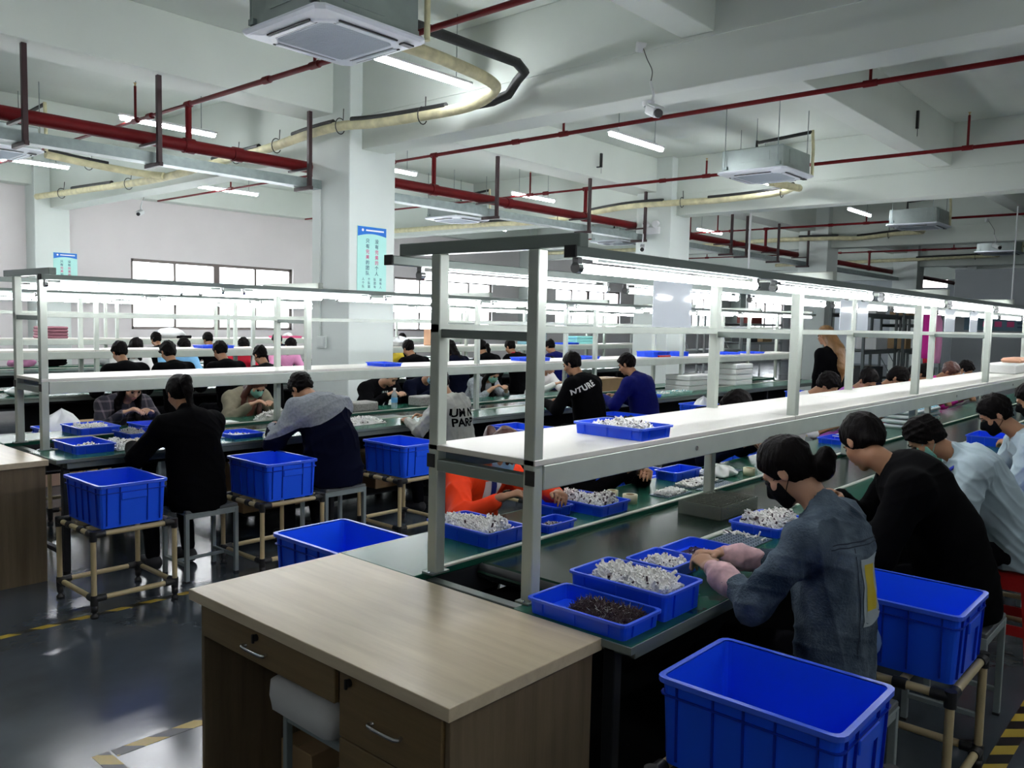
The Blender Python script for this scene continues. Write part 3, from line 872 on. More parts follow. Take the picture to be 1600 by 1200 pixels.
# ---- desks
def make_desk(label, loc, flip=False):
    th = thing('wooden_desk', label, 'desk', (0, 0, 0))
    # local frame: front faces -x; x 0..0.60, y 0..1.20 (drawer pedestal at low y)
    MB().box(0, .61, -.02, 1.20, .715, .75, .0015).build('desk_top', M_wtop, th)
    MB().box(.03, .60, .005, .023, 0, .715, .002).build('side_panel', M_wside, th)
    MB().box(.03, .60, 1.157, 1.175, 0, .715, .002).build('side_panel', M_wside, th)
    MB().box(.045, .60, .425, .443, 0, .60, .002).build('side_panel', M_wside, th)
    MB().box(.56, .575, .023, 1.157, .25, .715, .002).build('back_panel', M_wside, th)
    MB().box(.05, .56, .445, 1.15, .59, .60, .001).build('drawer_base', M_wside, th)
    def drawer(y0, y1, z0, z1, lock=True, hy=None):
        d = MB().box(.022, .040, y0, y1, z0, z1, .003).build('drawer', M_wfront, th)
        yc = (y0 + y1) / 2 if hy is None else hy; zc = (z0 + z1) / 2 - .012
        pts = [(.022, yc - .055, zc), (.002, yc - .05, zc), (.002, yc + .05, zc), (.022, yc + .055, zc)]
        MB().tube(smooth_path(pts, 4), .0055, 8).build('handle', M_steel, d, label='brushed metal bow handle')
        if lock:
            yl = hy if hy is not None else y1 - .05
            if hy is None: yl = y1 - .045
            MB().cyl((.022, yl, z1 - .03), (.012, yl, z1 - .03), .011, 12).box(.006, .013, yl - .004, yl + .004, z1 - .045, z1 - .018, .001).build('lock', M_joint, d)
    drawer(.446, 1.154, .600, .712, True, .83)
    drawer(.026, .424, .520, .712, True, None)
    drawer(.026, .424, .300, .516, False)
    drawer(.026, .424, .060, .296, False)
    th.location = loc
    return th
DESK = make_desk('light oak desk with drawers in the foreground', (1.32, 1.355, 0))
dup(DESK, (1.295, 5.41, 0), 0, 'light oak desk cut off by the left edge of the picture')

# parcel on a small stool under the near desk
o = dup(STOOL, (1.62, 2.10, 0), PI / 2, 'grey metal stool inside the knee space of the near desk')
o.scale = (.9, .9, .88)
M_foam = mat('white_foam', (0.70, 0.71, 0.69), 0.8, bump=0.4, bscale=18)
m = MB()
rr = []
for k, (s, z) in enumerate(((.92, 0), (1.0, .012), (1.02, .05), (.98, .09), (.90, .105))):
    rr.append([(x * s * (1 + .04 * math.sin(5 * x * 9 + k)), y * s * (1 + .05 * math.sin(7 * y * 8 + k * 2)), z + .006 * math.sin(x * 30 + y * 20)) for x, y, _ in rrect(.17, .16, 0, .04, 4)])
m.rings([[(p[0] + 1.60, p[1] + 2.11, p[2] * 1.2 + .397) for p in r_] for r_ in rr], True, True, True)
tag(m.build('wrapped_parcel', M_foam), 'white wrapped parcel on the stool under the near desk', 'parcel')
th = thing('cardboard_box', 'brown cardboard box on the floor in the near desk knee space', 'box', (1.70, 2.34, 0))
M_card = mat('cardboard', (0.36, 0.24, 0.12), 0.8, noise=0.08, nscale=8)
MB().box(1.62, 1.86, 2.30, 2.48, 0, .16, .003).build('carton', M_card, th)
MB().box(1.62, 1.86, 2.385, 2.395, .16, .162).build('tape', mat('packing_tape', (.42, .32, .18), .25), th)

# ================================================================ trays and what is heaped in them
def make_tray(name, hx, hy, H, label, m=None, t=.0025, lip=.008):
    m = m or M_blueT
    th = thing('parts_tray', label, 'tray', group='blue parts trays')
    a = .86
    def rr_(f, z, d=0): return rrect(hx * f - d, hy * f - d, z, .012, 2)
    bot = (hx - .012, hy - .012); top = (hx - lip, hy - lip)
    MB().rings([rrect(bot[0], bot[1], 0, .012, 2), rrect(top[0], top[1], H, .014, 2), rrect(top[0] - t, top[1] - t, H, .014, 2), rrect(bot[0] - t, bot[1] - t, t, .012, 2)], True, True).build('pan', m, th)
    MB().rings([rrect(top[0] - t, top[1] - t, H + .002, .014, 2), rrect(hx, hy, H + .002, .018, 2), rrect(hx, hy, H - .006, .018, 2), rrect(top[0], top[1], H - .004, .014, 2)]).build('rim', M_blueE if m is M_blueT else m, th)
    for s in (-1, 1):
        for q in (-.66, 0, .66):
            MB().prism([(s * (bot[0] - .001), q * hy - .0015, .004), (s * (bot[0] + .006), q * hy - .0015, .006), (s * (top[0] + .006), q * hy - .0015, H - .006), (s * (top[0] - .001), q * hy - .0015, H - .006)], (0, .003, 0)).build('rib', m, th)
        for q in (-.5, .5):
            MB().prism([(q * hx - .0015, s * (bot[1] - .001), .004), (q * hx - .0015, s * (bot[1] + .006), .006), (q * hx - .0015, s * (top[1] + .006), H - .006), (q * hx - .0015, s * (top[1] - .001), H - .006)], (.003, 0, 0)).build('rib', m, th)
    return th

M_bits = mat('white_ceramic_bits', (0.92, 0.91, 0.87), 0.4)
M_bitsg = mat('grey_white_bits', (0.60, 0.60, 0.57), 0.45)
M_bitsd = mat('dark_wire_bits', (0.055, 0.028, 0.035), 0.4)
def pile(cx, cy, z, hx, hy, hgt, n, label, ln=.022, wd=.0045, mats=None, fill=1.0, shape=None, mix=0.12, rng=None, name='heap_of_small_parts', mound=.35, steep=1.0):
    rng = np.random.RandomState(int(abs(cx * 977 + cy * 331 + z * 57)) % 99991)
    mats = mats or [M_bits, M_bitsd]
    m = MB()
    p1, p2 = rng.rand() * 6, rng.rand() * 6
    def H(u, v):
        e = max(0.0, 1 - (abs(u) ** 4 + abs(v) ** 4) ** .5)
        b_ = .62 + .38 * math.sin(u * 3.1 + p1) * math.cos(v * 2.7 + p2)
        if shape: b_ *= shape(u, v)
        return hgt * (mound + (1 - mound) * b_) * min(1, e * 2.2)
    G = 10
    vs = []; fs = []
    for i in range(G + 1):
        for j in range(G + 1):
            u, v = -1 + 2 * i / G, -1 + 2 * j / G
            vs.append((cx + u * hx * .97, cy + v * hy * .97, z + max(.001, H(u, v) - wd)))
    for i in range(G):
        for j in range(G):
            a = i * (G + 1) + j
            fs.append((a, a + G + 1, a + G + 2, a + 1))
    m.add(vs, fs, True)
    for k in range(n):
        u, v = rng.uniform(-.95, .95, 2)
        h_ = H(u, v)
        if shape and shape(u, v) < .05: continue
        L = ln * rng.uniform(.6, 1.15) / 2; W = wd * rng.uniform(.7, 1.2) / 2
        d = Vector((rng.randn(), rng.randn(), rng.randn() * .55 * steep)).normalized()
        a = d.orthogonal().normalized(); b_ = d.cross(a)
        c_ = Vector((cx + u * hx, cy + v * hy, z + max(W, h_ + rng.uniform(-.3, .6) * wd + abs(d.z) * L * .6)))
        c_.x = min(max(c_.x, cx - hx + abs(d.x) * L), cx + hx - abs(d.x) * L)
        c_.y = min(max(c_.y, cy - hy + abs(d.y) * L), cy + hy - abs(d.y) * L)
        c_.z = max(c_.z, z + abs(d.z) * L + W)
        m.cur = 1 if rng.rand() < mix else 0
        vv = [c_ + d * (sx * L) + a * (sy * W) + b_ * (sz * W) for sx in (-1, 1) for sy in (-1, 1) for sz in (-1, 1)]
        m.add(vv, [(0, 1, 3, 2), (4, 6, 7, 5), (0, 4, 5, 1), (2, 3, 7, 6), (0, 2, 6, 4), (1, 5, 7, 3)])
    m.cur = 0
    o = m.build(name, mats, None, off=(cx, cy, z))
    o.location = (cx, cy, z)
    tag(o, label, 'small parts', kind='stuff')
    return o

def tray_at(x0, x1, y0, y1, z, H, label, rot=0.0):
    hx, hy = abs(x1 - x0) / 2, abs(y1 - y0) / 2
    t_ = make_tray('tray', hx, hy, H, label)
    t_.location = ((x0 + x1) / 2, (y0 + y1) / 2, z)
    t_.rotation_euler = (0, 0, rot)
    return t_

W = .7502; WT = .7512
# front bench, near side
tray_at(2.15, 2.385, 1.26, 1.635, W, .085, 'deep blue tray heaped with white sticks, second from the desk')
pile(2.268, 1.445, W + .004, .098, .165, .080, 1000, 'heap of white stick-shaped parts in the deep tray beside the denim worker', ln=.042, wd=.0072, mix=.04, shape=lambda u, v: 1.1 - .2 * v, mound=.75)
tray_at(1.935, 2.14, 1.262, 1.63, W, .048, 'shallow blue tray holding dark wires, next to the frame post and desk')
pile(2.045, 1.40, W + .004, .078, .125, .040, 1500, 'heap of thin dark purple wires in the tray next to the desk', ln=.036, wd=.0016, mats=[M_bitsd, M_bitsg], mix=.05, mound=.5)
tray_at(2.52, 2.74, 1.46, 1.66, W, .046, 'small blue tray of white parts in front of the denim worker')
pile(2.62, 1.55, W + .004, .085, .075, .045, 420, 'heap of white parts in the small tray in front of the denim worker', ln=.026, wd=.0058)
tray_at(2.76, 3.02, 1.46, 1.67, W, .034, 'flat blue tray with a few dark bits behind the denim worker\'s hands')
pile(2.89, 1.56, W + .004, .10, .075, .006, 60, 'sprinkle of dark bits in the flat tray behind the worker\'s hands', ln=.008, wd=.004, mats=[M_bitsd, M_bits], mix=.2, shape=lambda u, v: .3)
tray_at(3.36, 3.70, 1.44, 1.68, W, .040, 'blue tray overflowing with white parts right of the denim collar')
pile(3.53, 1.56, W + .004, .150, .10, .070, 800, 'heap of white parts overflowing the tray by the denim collar', ln=.028, wd=.0062)
pile(3.30, 1.56, WT, .03, .10, .010, 26, 'stray white parts spilled along the tray edge by the belt', ln=.03, wd=.005, shape=lambda u, v: .3)
# front bench, far side
tray_at(2.36, 2.60, 2.185, 2.55, W, .060, 'blue tray heaped with white sticks between the two nearest posts')
pile(2.48, 2.367, W + .004, .102, .165, .068, 950, 'heap of white sticks in the tray in front of the orange jacket', ln=.036, wd=.0068, mix=.03, shape=lambda u, v: 1.1 - .5 * math.exp(-8 * (v - .1) ** 2), mound=.5)
tray_at(2.72, 2.92, 2.165, 2.30, W, .036, 'small blue tray of grey bits right of the nearest post')
pile(2.82, 2.232, W + .004, .075, .045, .014, 220, 'thin layer of grey and dark bits in the small tray', ln=.010, wd=.004, mats=[M_bitsg, M_bitsd], mix=.45)
tray_at(3.13, 3.38, 2.19, 2.52, W, .050, 'blue tray heaped with white parts left of the cream tape roll')
pile(3.255, 2.355, W + .004, .105, .145, .075, 900, 'heap of white parts in the tray left of the tape roll', ln=.022, wd=.0062, mats=[M_bits, M_bitsd], mix=.2)
tray_at(2.98, 3.11, 2.33, 2.55, W, .045, 'blue tray half hidden behind the orange sleeve')
tray_at(4.16, 4.46, 2.40, 2.56, W, .05, 'blue tray beyond the tweezers worker\'s hands')
pile(4.22, 2.30, WT + .006, .16, .055, .016, 260, 'two rows of white parts standing on a pin mat', ln=.020, wd=.008, mats=[M_bits, M_bitsd], mix=.02, steep=.2)
pile(4.62, 2.40, WT + .006, .17, .05, .016, 260, 'rows of white parts on the mat before the navy worker', ln=.020, wd=.008, mats=[M_bits, M_bitsd], mix=.02, steep=.2)
pile(3.86, 2.26, WT + .006, .10, .05, .014, 200, 'white parts laid on a pin mat by the belt', ln=.020, wd=.007, mats=[M_bits, M_bitsg], mix=.1, steep=.2)
M_pin = mat('grey_pin_mat', (0.13, 0.17, 0.22), 0.35, bump=0.4, bscale=120)
for i, (x0, x1, y0, y1, lb) in enumerate(((4.05, 4.42, 2.24, 2.36, 'under the two rows of white parts'), (4.44, 4.82, 2.32, 2.47, 'before the navy worker'), (3.74, 3.98, 2.20, 2.32, 'beside the moving box'), (4.05, 4.40, 2.15, 2.22, 'empty, along the belt edge'), (3.06, 3.34, 1.46, 1.64, 'blue-grey, left of the overflowing tray'))):
    th = thing('pin_mat', 'blue-grey pin mat ' + lb, 'mat', (x0, y0, W), group='pin mats')
    MB().box(x0, x1, y0, y1, W, W + .005, .001).build('sheet', M_pin, th)
    q = MB(); nx, ny = max(2, int((x1 - x0) / .022)), max(2, int((y1 - y0) / .022))
    for a in range(nx):
        for b_ in range(ny):
            px, py = x0 + .01 + a * .022, y0 + .008 + b_ * .022
            if px < x1 - .004 and py < y1 - .004: q.box(px - .002, px + .002, py - .002, py + .002, W + .005, W + .009)
    o = q.build('pins', M_pin, th, kind='stuff')
# tape rolls
M_tapec = mat('cream_tape', (0.72, 0.68, 0.45), 0.35)
def tape_roll(x, y, lb, s=1.0):
    th = thing('tape_roll', lb, 'tape', (x, y, W), group='cream tape rolls')
    MB().lathe([(.020 * s, 0), (.036 * s, 0), (.036 * s, .045), (.020 * s, .045), (.020 * s, 0)], (x, y, W), 24).build('tape_wind', M_tapec, th)
    MB().lathe([(.018 * s, 0), (.020 * s, 0), (.020 * s, .046), (.018 * s, .046), (.018 * s, 0)], (x, y, W), 24).build('core', M_card, th)
tape_roll(3.50, 2.28, 'cream tape roll on the green mat right of the heaped tray', 1.05)
tape_roll(3.52, 2.40, 'yellowish tape roll half behind another roll', .8)
tape_roll(4.70, 2.22, 'cream tape roll behind the denim worker\'s face')
tape_roll(3.62, 5.62, 'pale tape roll beside the grey hooded worker')
# parts box riding on the belt
M_clear = mat('clear_grey_plastic', (0.40, 0.42, 0.36), 0.2, alpha=0.42)
th = thing('divided_parts_box', 'translucent divided box riding on the dark belt', 'box', (3.72, 1.93, .7355))
bx = (3.54, 3.92, 1.80, 2.03, .736, .80)
MB().box(bx[0], bx[1], bx[2], bx[3], bx[4], bx[4] + .004).box(bx[0], bx[1], bx[2], bx[2] + .003, bx[4], bx[5]).box(bx[0], bx[1], bx[3] - .003, bx[3], bx[4], bx[5]).box(bx[0], bx[0] + .003, bx[2], bx[3], bx[4], bx[5]).box(bx[1] - .003, bx[1], bx[2], bx[3], bx[4], bx[5]).build('case', M_clear, th)
for k in range(1, 10):
    x = bx[0] + k * (bx[1] - bx[0]) / 10
    MB().box(x - .001, x + .001, bx[2] + .003, bx[3] - .003, bx[4] + .004, bx[5] - .008).build('divider', M_clear, th)
for k in range(1, 5):
    y = bx[2] + k * (bx[3] - bx[2]) / 5
    MB().box(bx[0] + .003, bx[1] - .003, y - .001, y + .001, bx[4] + .004, bx[5] - .010).build('divider', M_clear, th)
# shelf tray
SH = 1.2122
tray_at(2.62, 2.85, 1.66, 1.99, SH, .045, 'pale lit blue tray of white parts on the front bench shelf')
pile(2.735, 1.83, SH + .004, .095, .14, .048, 520, 'heap of white parts in the tray on the front shelf', ln=.026, wd=.006)
M_sleeve = mat('clear_sleeve', (0.72, 0.78, 0.84), 0.08, alpha=0.55, spec=0.7)
M_paper = mat('paper', (0.82, 0.83, 0.80), 0.6)
for i, (x, w_, z1, lb) in enumerate(((3.36, .36, 1.86, 'large glossy document sleeve above the front bench, left of the second post'), (5.72, .22, 1.84, 'bluish document sleeve beside the third window-side post'), (6.05, .22, 1.84, 'document sleeve overlapping another beside the third post'), (8.3, .34, 1.84, 'document sleeve beyond the fourth post of the front bench'), (9.2, .3, 1.84, 'document sleeve farthest along the front bench'))):
    th = thing('document_sleeve', lb, 'document holder', (x, 2.14, 1.634), group='document sleeves on the front bench')
    MB().box(x, x + w_, 2.098, 2.101, 1.634, z1, .001).build('clear_cover', M_sleeve, th)
    MB().box(x + .01, x + w_ - .01, 2.1035, 2.105, 1.640, z1 - .01).build('paper_sheet', M_paper, th)
    MB().box(x + w_ * .4, x + w_ * .6, 2.095, 2.108, z1 - .004, z1 + .008, .001).build('clip', M_black, th)
# ---- second bench
Y2 = 6.0
tray_at(2.08, 2.34, 5.45, 5.84, W, .055, 'blue tray nearest on the second bench, partly filled with white parts')
pile(2.20, 5.58, W + .004, .09, .09, .035, 240, 'white parts at one end of the nearest tray on the second bench', ln=.024, wd=.006)
pile(2.44, 5.56, WT, .10, .13, .05, 520, 'heap of white sticks on the green top right of the nearest tray', ln=.03, wd=.0065, mats=[M_bits, M_bitsd], mix=.05)
tray_at(2.42, 2.72, 6.25, 6.63, W, .055, 'blue tray heaped with white parts in front of the plaid worker')
pile(2.57, 6.44, W + .004, .12, .16, .06, 700, 'white heap in the tray in front of the plaid worker', ln=.022, wd=.006, mix=.03)
tray_at(2.60, 2.86, 5.86, 6.16, WT + .0, .040, 'blue tray with a small white heap beside the plaid worker')
pile(2.70, 6.05, W + .006, .08, .09, .045, 300, 'small white heap in the tray beside the plaid worker', ln=.022, wd=.006, mix=.03)
tray_at(2.90, 3.14, 6.28, 6.60, W, .035, 'blue tray under the plaid worker\'s hands')
tray_at(3.16, 3.42, 5.44, 5.74, W, .030, 'flat blue tray between the black and grey hooded workers')
pile(3.29, 5.58, W + .004, .09, .10, .012, 60, 'few white parts in the flat tray between two workers', ln=.02, wd=.005, shape=lambda u, v: .4)
pile(4.35, 5.62, WT, .30, .12, .05, 900, 'long heap of white parts beside the grey hooded worker', ln=.026, wd=.0075, mats=[M_bits, M_bitsd], mix=.06)
pile(4.15, 6.32, WT, .28, .05, .07, 500, 'white parts along the far side of the second bench', ln=.026, wd=.0075, mats=[M_bits, M_bitsg], mix=.2)
for (x, y, lb) in ((2.9, 5.58, 'white sheet of paper on the second bench by the black worker'), (3.45, 6.33, 'white sheet of paper in front of the olive jacket'), (4.9, 5.9, 'white sheet of paper beneath the pale grey hoodie\'s sleeve')):
    z = W if not (Y2 - .222 < y < Y2 + .235) else .7352
    tag(MB().box(x, x + .28, y, y + .16, z, z + .0012).build('paper_sheet', M_paper), lb, 'paper')
M_grfoam = mat('grey_foam_block', (0.34, 0.33, 0.31), 0.8, noise=0.25, nscale=60)
for (x, y, sx, sy, sz, lb) in ((4.92, 6.32, .30, .2, .085, 'grey speckled block in front of the dark coat worker'), (5.75, 6.30, .26, .2, .10, 'grey speckled block beside the water bottle')):
    tag(MB().box(x, x + sx, y, y + sy, W, W + sz, .012).build('foam_block', M_grfoam), lb, 'block')
th = thing('water_bottle', 'clear water bottle with blue label between grey blocks on the second bench', 'bottle', (5.45, 6.36, W))
MB().lathe([(0, 0), (.030, .0), (.032, .02), (.030, .06), (.032, .10), (.030, .135), (.014, .175), (.012, .19), (0, .19)], (5.45, 6.36, W), 16).build('bottle_body', mat('clear_pet', (.75, .85, .9), .05, alpha=.35), th)
MB().lathe([(.0325, .06), (.0325, .11)], (5.45, 6.36, W), 16).build('paper_label', mat('label_blue', (.15, .45, .75), .4), th)
MB().lathe([(.0, .205), (.014, .204), (.014, .185)], (5.45, 6.36, W), 12).build('bottle_cap', M_white, th)
def shelf_tray(x, y, hx, hy, z, H, label, m_=None):
    t_ = make_tray('tray', hx, hy, H, label, m_)
    t_.location = (x, y, z); return t_
shelf_tray(4.93, 5.90, .11, .14, SH, .03, 'pale lit blue tray lying on the second shelf before the first column')
shelf_tray(12.0 - 2.45, 5.93, .22, .14, SH, .07, 'deep blue tray on the second shelf at the second column')
tag(MB().box(9.42, 9.72, 5.765, 5.785, SH, SH + .025, .003).build('red_strip', M_redp), 'red strip lying along the blue tray on the second shelf', 'strip')
shelf_tray(10.15, 5.92, .13, .12, SH, .06, 'small blue tray with red edge parts right of the second column')
shelf_tray(7.05, 5.95, .20, .14, SH, .035, 'low blue tray on the second shelf behind the black sweater man\'s head')
shelf_tray(8.05, 5.98, .20, .13, SH, .03, 'low blue tray on the second shelf behind the dark blue man')
shelf_tray(11.6, 5.95, .26, .14, SH, .03, 'thin blue tray on the second shelf near its far end')
shelf_tray(12.5, 5.95, .20, .14, SH, .025, 'thin pale blue tray at the far end of the second shelf')
# far half of the second bench: cartons, foam, trays
th = thing('cardboard_box', 'brown cardboard box on the second bench right of the man in dark blue', 'box', (8.9, 6.3, W))
MB().box(8.75, 9.35, 6.26, 6.55, W, W + .17, .004).build('carton', M_card, th)
MB().box(8.75, 9.35, 6.39, 6.42, W + .17, W + .172).build('tape', MATS['packing_tape'], th)
for k, (x, y, lb) in enumerate(((8.35, 5.52, 'nearest pale green tray of parts beside the man in dark blue'), (8.75, 5.50, 'second pale green tray of parts beside the man in dark blue'), (9.15, 5.52, 'third pale tray of parts on the second bench'), (9.6, 5.55, 'fourth pale tray of parts on the second bench'))):
    shelf_tray(x, y, .16, .12, W, .03, lb, mat('mint_tray', (.45, .70, .62), .4) if k != 1 else None)
    pile(x, y, W + .004, .12, .09, .03, 160, 'pale parts in the ' + lb.split(' tray')[0] + ' tray', ln=.03, wd=.01, mats=[M_bits, mat('teal_bits', (.1, .45, .5), .4)], mix=.3)
for k in range(3):
    tag(MB().box(9.95, 10.65, 5.60, 5.98, W + k * .072, W + k * .072 + .068, .010).build('foam_slab', M_foam), 'white foam slab on the second bench, %s of its stack' % ('bottom', 'middle', 'top')[k], 'foam slab', 'stack of foam slabs')
for k in range(4):
    tag(MB().box(11.5, 12.05, 5.70, 6.0, W + k * .082, W + k * .082 + .078, .012).build('folded_cloth', M_paper), 'white folded bundle near the far bench end, %s of its stack' % ('bottom', 'second', 'third', 'top')[k], 'bundle', 'stack of white bundles')
# torn white bag in the crate by the man in dark blue, bags in the left crate
def bag(cx, cy, z, r, h, label, m_, seed=0, name='plastic_bag'):
    rng = np.random.RandomState(seed)
    ph = rng.rand(6) * 6
    rs = []
    for k in range(9):
        t = k / 8.0; rad = r * (math.sin(PI * min(1, .15 + t * .85)) ** .5)
        ring = []
        for j in range(22):
            a = 2 * PI * j / 22
            rr2 = rad * (1 + .13 * math.sin(3 * a + ph[0] + 3 * t) + .09 * math.sin(7 * a + ph[1] - 5 * t) + .05 * math.sin(11 * a + ph[2]))
            ring.append((cx + rr2 * math.cos(a), cy + rr2 * math.sin(a) * .8, z + h * t + .02 * math.sin(5 * a + ph[3]) * t))
        rs.append(ring)
    m = MB().rings(rs, True, True, True)
    return tag(m.build(name, m_, None), label, 'bag')
M_bag = mat('white_bag', (0.72, 0.74, 0.74), 0.35, spec=0.6)
bag(8.9, 4.82, .49, .17, .30, 'torn white bag in the crate right of the man in dark blue', M_bag, 1)
bag(2.62, 7.12, .49, .16, .36, 'white bag bulging from the crate left of the plaid shirt', M_bag, 2)
bag(2.93, .98, .49, .10, .20, 'pale blue bag in the crate right of the denim jacket', mat('pale_blue_bag', (.30, .50, .80), .4), 3)
# ================================================================ people: every figure is grown as one surface from a distance field
V3 = lambda *a: np.array(a, dtype=np.float32)

class Field:
    def __init__(s, lo, hi, h):
        s.h = h; s.lo = np.array(lo, np.float32); s.n = np.ceil((np.array(hi) - s.lo) / h).astype(int) + 1
        s.a = np.full(tuple(s.n), .08, np.float32)
    def sub(s, lo, hi):
        i0 = np.maximum(0, np.floor((np.array(lo) - s.lo) / s.h).astype(int))
        i1 = np.minimum(s.n, np.ceil((np.array(hi) - s.lo) / s.h).astype(int) + 1)
        if np.any(i1 <= i0): return None
        sl = tuple(slice(a, b) for a, b in zip(i0, i1))
        g = [s.lo[k] + s.h * np.arange(i0[k], i1[k], dtype=np.float32) for k in range(3)]
        return sl, g[0][:, None, None], g[1][None, :, None], g[2][None, None, :]
    def join(s, fn, lo, hi, k=.02):
        m = k + 3 * s.h
        r = s.sub(np.array(lo) - m, np.array(hi) + m)
        if r is None: return
        sl, x, y, z = r
        d = fn(x, y, z); a = s.a[sl]
        if k > 0:
            hh = np.maximum(k - np.abs(a - d), 0) / k
            s.a[sl] = np.minimum(a, d) - hh * hh * k * .25
        else:
            s.a[sl] = np.minimum(a, d)
    def cut(s, fn, lo, hi, k=.004):
        r = s.sub(np.array(lo) - .02, np.array(hi) + .02)
        if r is None: return
        sl, x, y, z = r
        d = -fn(x, y, z); a = s.a[sl]
        hh = np.maximum(k - np.abs(a - d), 0) / k
        s.a[sl] = np.maximum(a, d) + hh * hh * k * .25
    def cap(s, a, b, ra, rb=None, k=.02):
        a = V3(*a); b = V3(*b); rb = ra if rb is None else rb
        ab = b - a; L = float(ab @ ab) + 1e-9
        def fn(x, y, z):
            px, py, pz = x - a[0], y - a[1], z - a[2]
            t = np.clip((px * ab[0] + py * ab[1] + pz * ab[2]) / L, 0, 1)
            return np.sqrt((px - t * ab[0]) ** 2 + (py - t * ab[1]) ** 2 + (pz - t * ab[2]) ** 2) - (ra + (rb - ra) * t)
        R = max(ra, rb)
        s.join(fn, np.minimum(a, b) - R, np.maximum(a, b) + R, k)
    def ell(s, c, F, r, k=.02, cut=False):
        """ellipsoid: centre, frame (3x3 rows = axes), radii"""
        c = V3(*c); F = np.array(F, np.float32); r = V3(*r)
        def fn(x, y, z):
            px, py, pz = x - c[0], y - c[1], z - c[2]
            q = [(px * F[i][0] + py * F[i][1] + pz * F[i][2]) / r[i] for i in range(3)]
            k0 = np.sqrt(q[0] ** 2 + q[1] ** 2 + q[2] ** 2) + 1e-6
            k1 = np.sqrt((q[0] / r[0]) ** 2 + (q[1] / r[1]) ** 2 + (q[2] / r[2]) ** 2) + 1e-6
            return k0 * (k0 - 1) / k1
        R = float(r.max())
        (s.cut if cut else s.join)(fn, c - R, c + R, k)
    def tcap(s, a, b, F, rxa, rya, rxb=None, ryb=None, k=.03):
        """limb with an oval section: wide along F[0], deep along F[1]"""
        rxb = rxa if rxb is None else rxb; ryb = rya if ryb is None else ryb
        a = V3(*a); b = V3(*b); F = np.array(F, np.float32)
        ab = np.array([F[i] @ (b - a) for i in range(3)], np.float32)
        ra, rb = (rya + rxa) / 2, (ryb + rxb) / 2
        sx, sy = (rxa + rxb) / 2 / ((ra + rb) / 2), (rya + ryb) / 2 / ((ra + rb) / 2)
        ab2 = np.array([ab[0] / sx, ab[1] / sy, ab[2]], np.float32); L = float(ab2 @ ab2) + 1e-9
        def fn(x, y, z):
            px, py, pz = x - a[0], y - a[1], z - a[2]
            q0 = (px * F[0][0] + py * F[0][1] + pz * F[0][2]) / sx
            q1 = (px * F[1][0] + py * F[1][1] + pz * F[1][2]) / sy
            q2 = (px * F[2][0] + py * F[2][1] + pz * F[2][2])
            t = np.clip((q0 * ab2[0] + q1 * ab2[1] + q2 * ab2[2]) / L, 0, 1)
            d = np.sqrt((q0 - t * ab2[0]) ** 2 + (q1 - t * ab2[1]) ** 2 + (q2 - t * ab2[2]) ** 2) - (ra + (rb - ra) * t)
            return d * min(sx, sy)
        R = max(rxa, rxb, rya, ryb)
        s.join(fn, np.minimum(a, b) - R, np.maximum(a, b) + R, k)
    def mesh(s, name, mats, wr=0.0, wf=1.0, seed=0, adapt=0.0):
        g = openvdb.FloatGrid(.08)
        s.a[0], s.a[-1] = .08, .08; s.a[:, 0], s.a[:, -1] = .08, .08; s.a[:, :, 0], s.a[:, :, -1] = .08, .08
        g.copyFromArray(s.a)
        P, T, Q = g.convertToPolygons(0.0, adapt)
        P = P.astype(np.float32) * s.h + s.lo
        Q = Q.astype(np.int32); T = T.astype(np.int32) if len(T) else np.zeros((0, 3), np.int32)
        me = bpy.data.meshes.new(name)
        nv, nq, ntq = len(P), len(Q), len(T)
        me.vertices.add(nv); me.vertices.foreach_set('co', P.ravel())
        loops = np.concatenate([Q.ravel(), T.ravel()]).astype(np.int32)
        me.loops.add(len(loops)); me.loops.foreach_set('vertex_index', loops)
        me.polygons.add(nq + ntq)
        ls = np.concatenate([np.arange(nq) * 4, nq * 4 + np.arange(ntq) * 3]).astype(np.int32)
        me.polygons.foreach_set('loop_start', ls)
        me.polygons.foreach_set('use_smooth', np.ones(nq + ntq, bool))
        me.update(calc_edges=True)
        if wr > 0:
            N = np.empty(nv * 3, np.float32); me.vertices.foreach_get('normal', N); N = N.reshape(-1, 3)
            rs = np.random.RandomState(seed)
            K = rs.randn(6, 3).astype(np.float32); K /= np.linalg.norm(K, axis=1)[:, None]
            d = np.zeros(nv, np.float32)
            for i, f in enumerate((11, 17, 26, 38)):
                w1 = P @ (K[i] * f * wf); w2 = P @ (K[(i + 2) % 6] * f * .6 * wf)
                d += (1 - np.abs(np.sin(w1 + 1.7 * np.sin(w2 + i)))) ** 2 * (1.0, .8, .6, .45)[i]
            P2 = P + N * ((d - .9) * wr)[:, None]
            me.vertices.foreach_set('co', P2.ravel()); me.update()
        for m in (mats if isinstance(mats, list) else [mats]): me.materials.append(m)
        return me

def nrm(v): v = np.array(v, float); return v / (np.linalg.norm(v) + 1e-9)

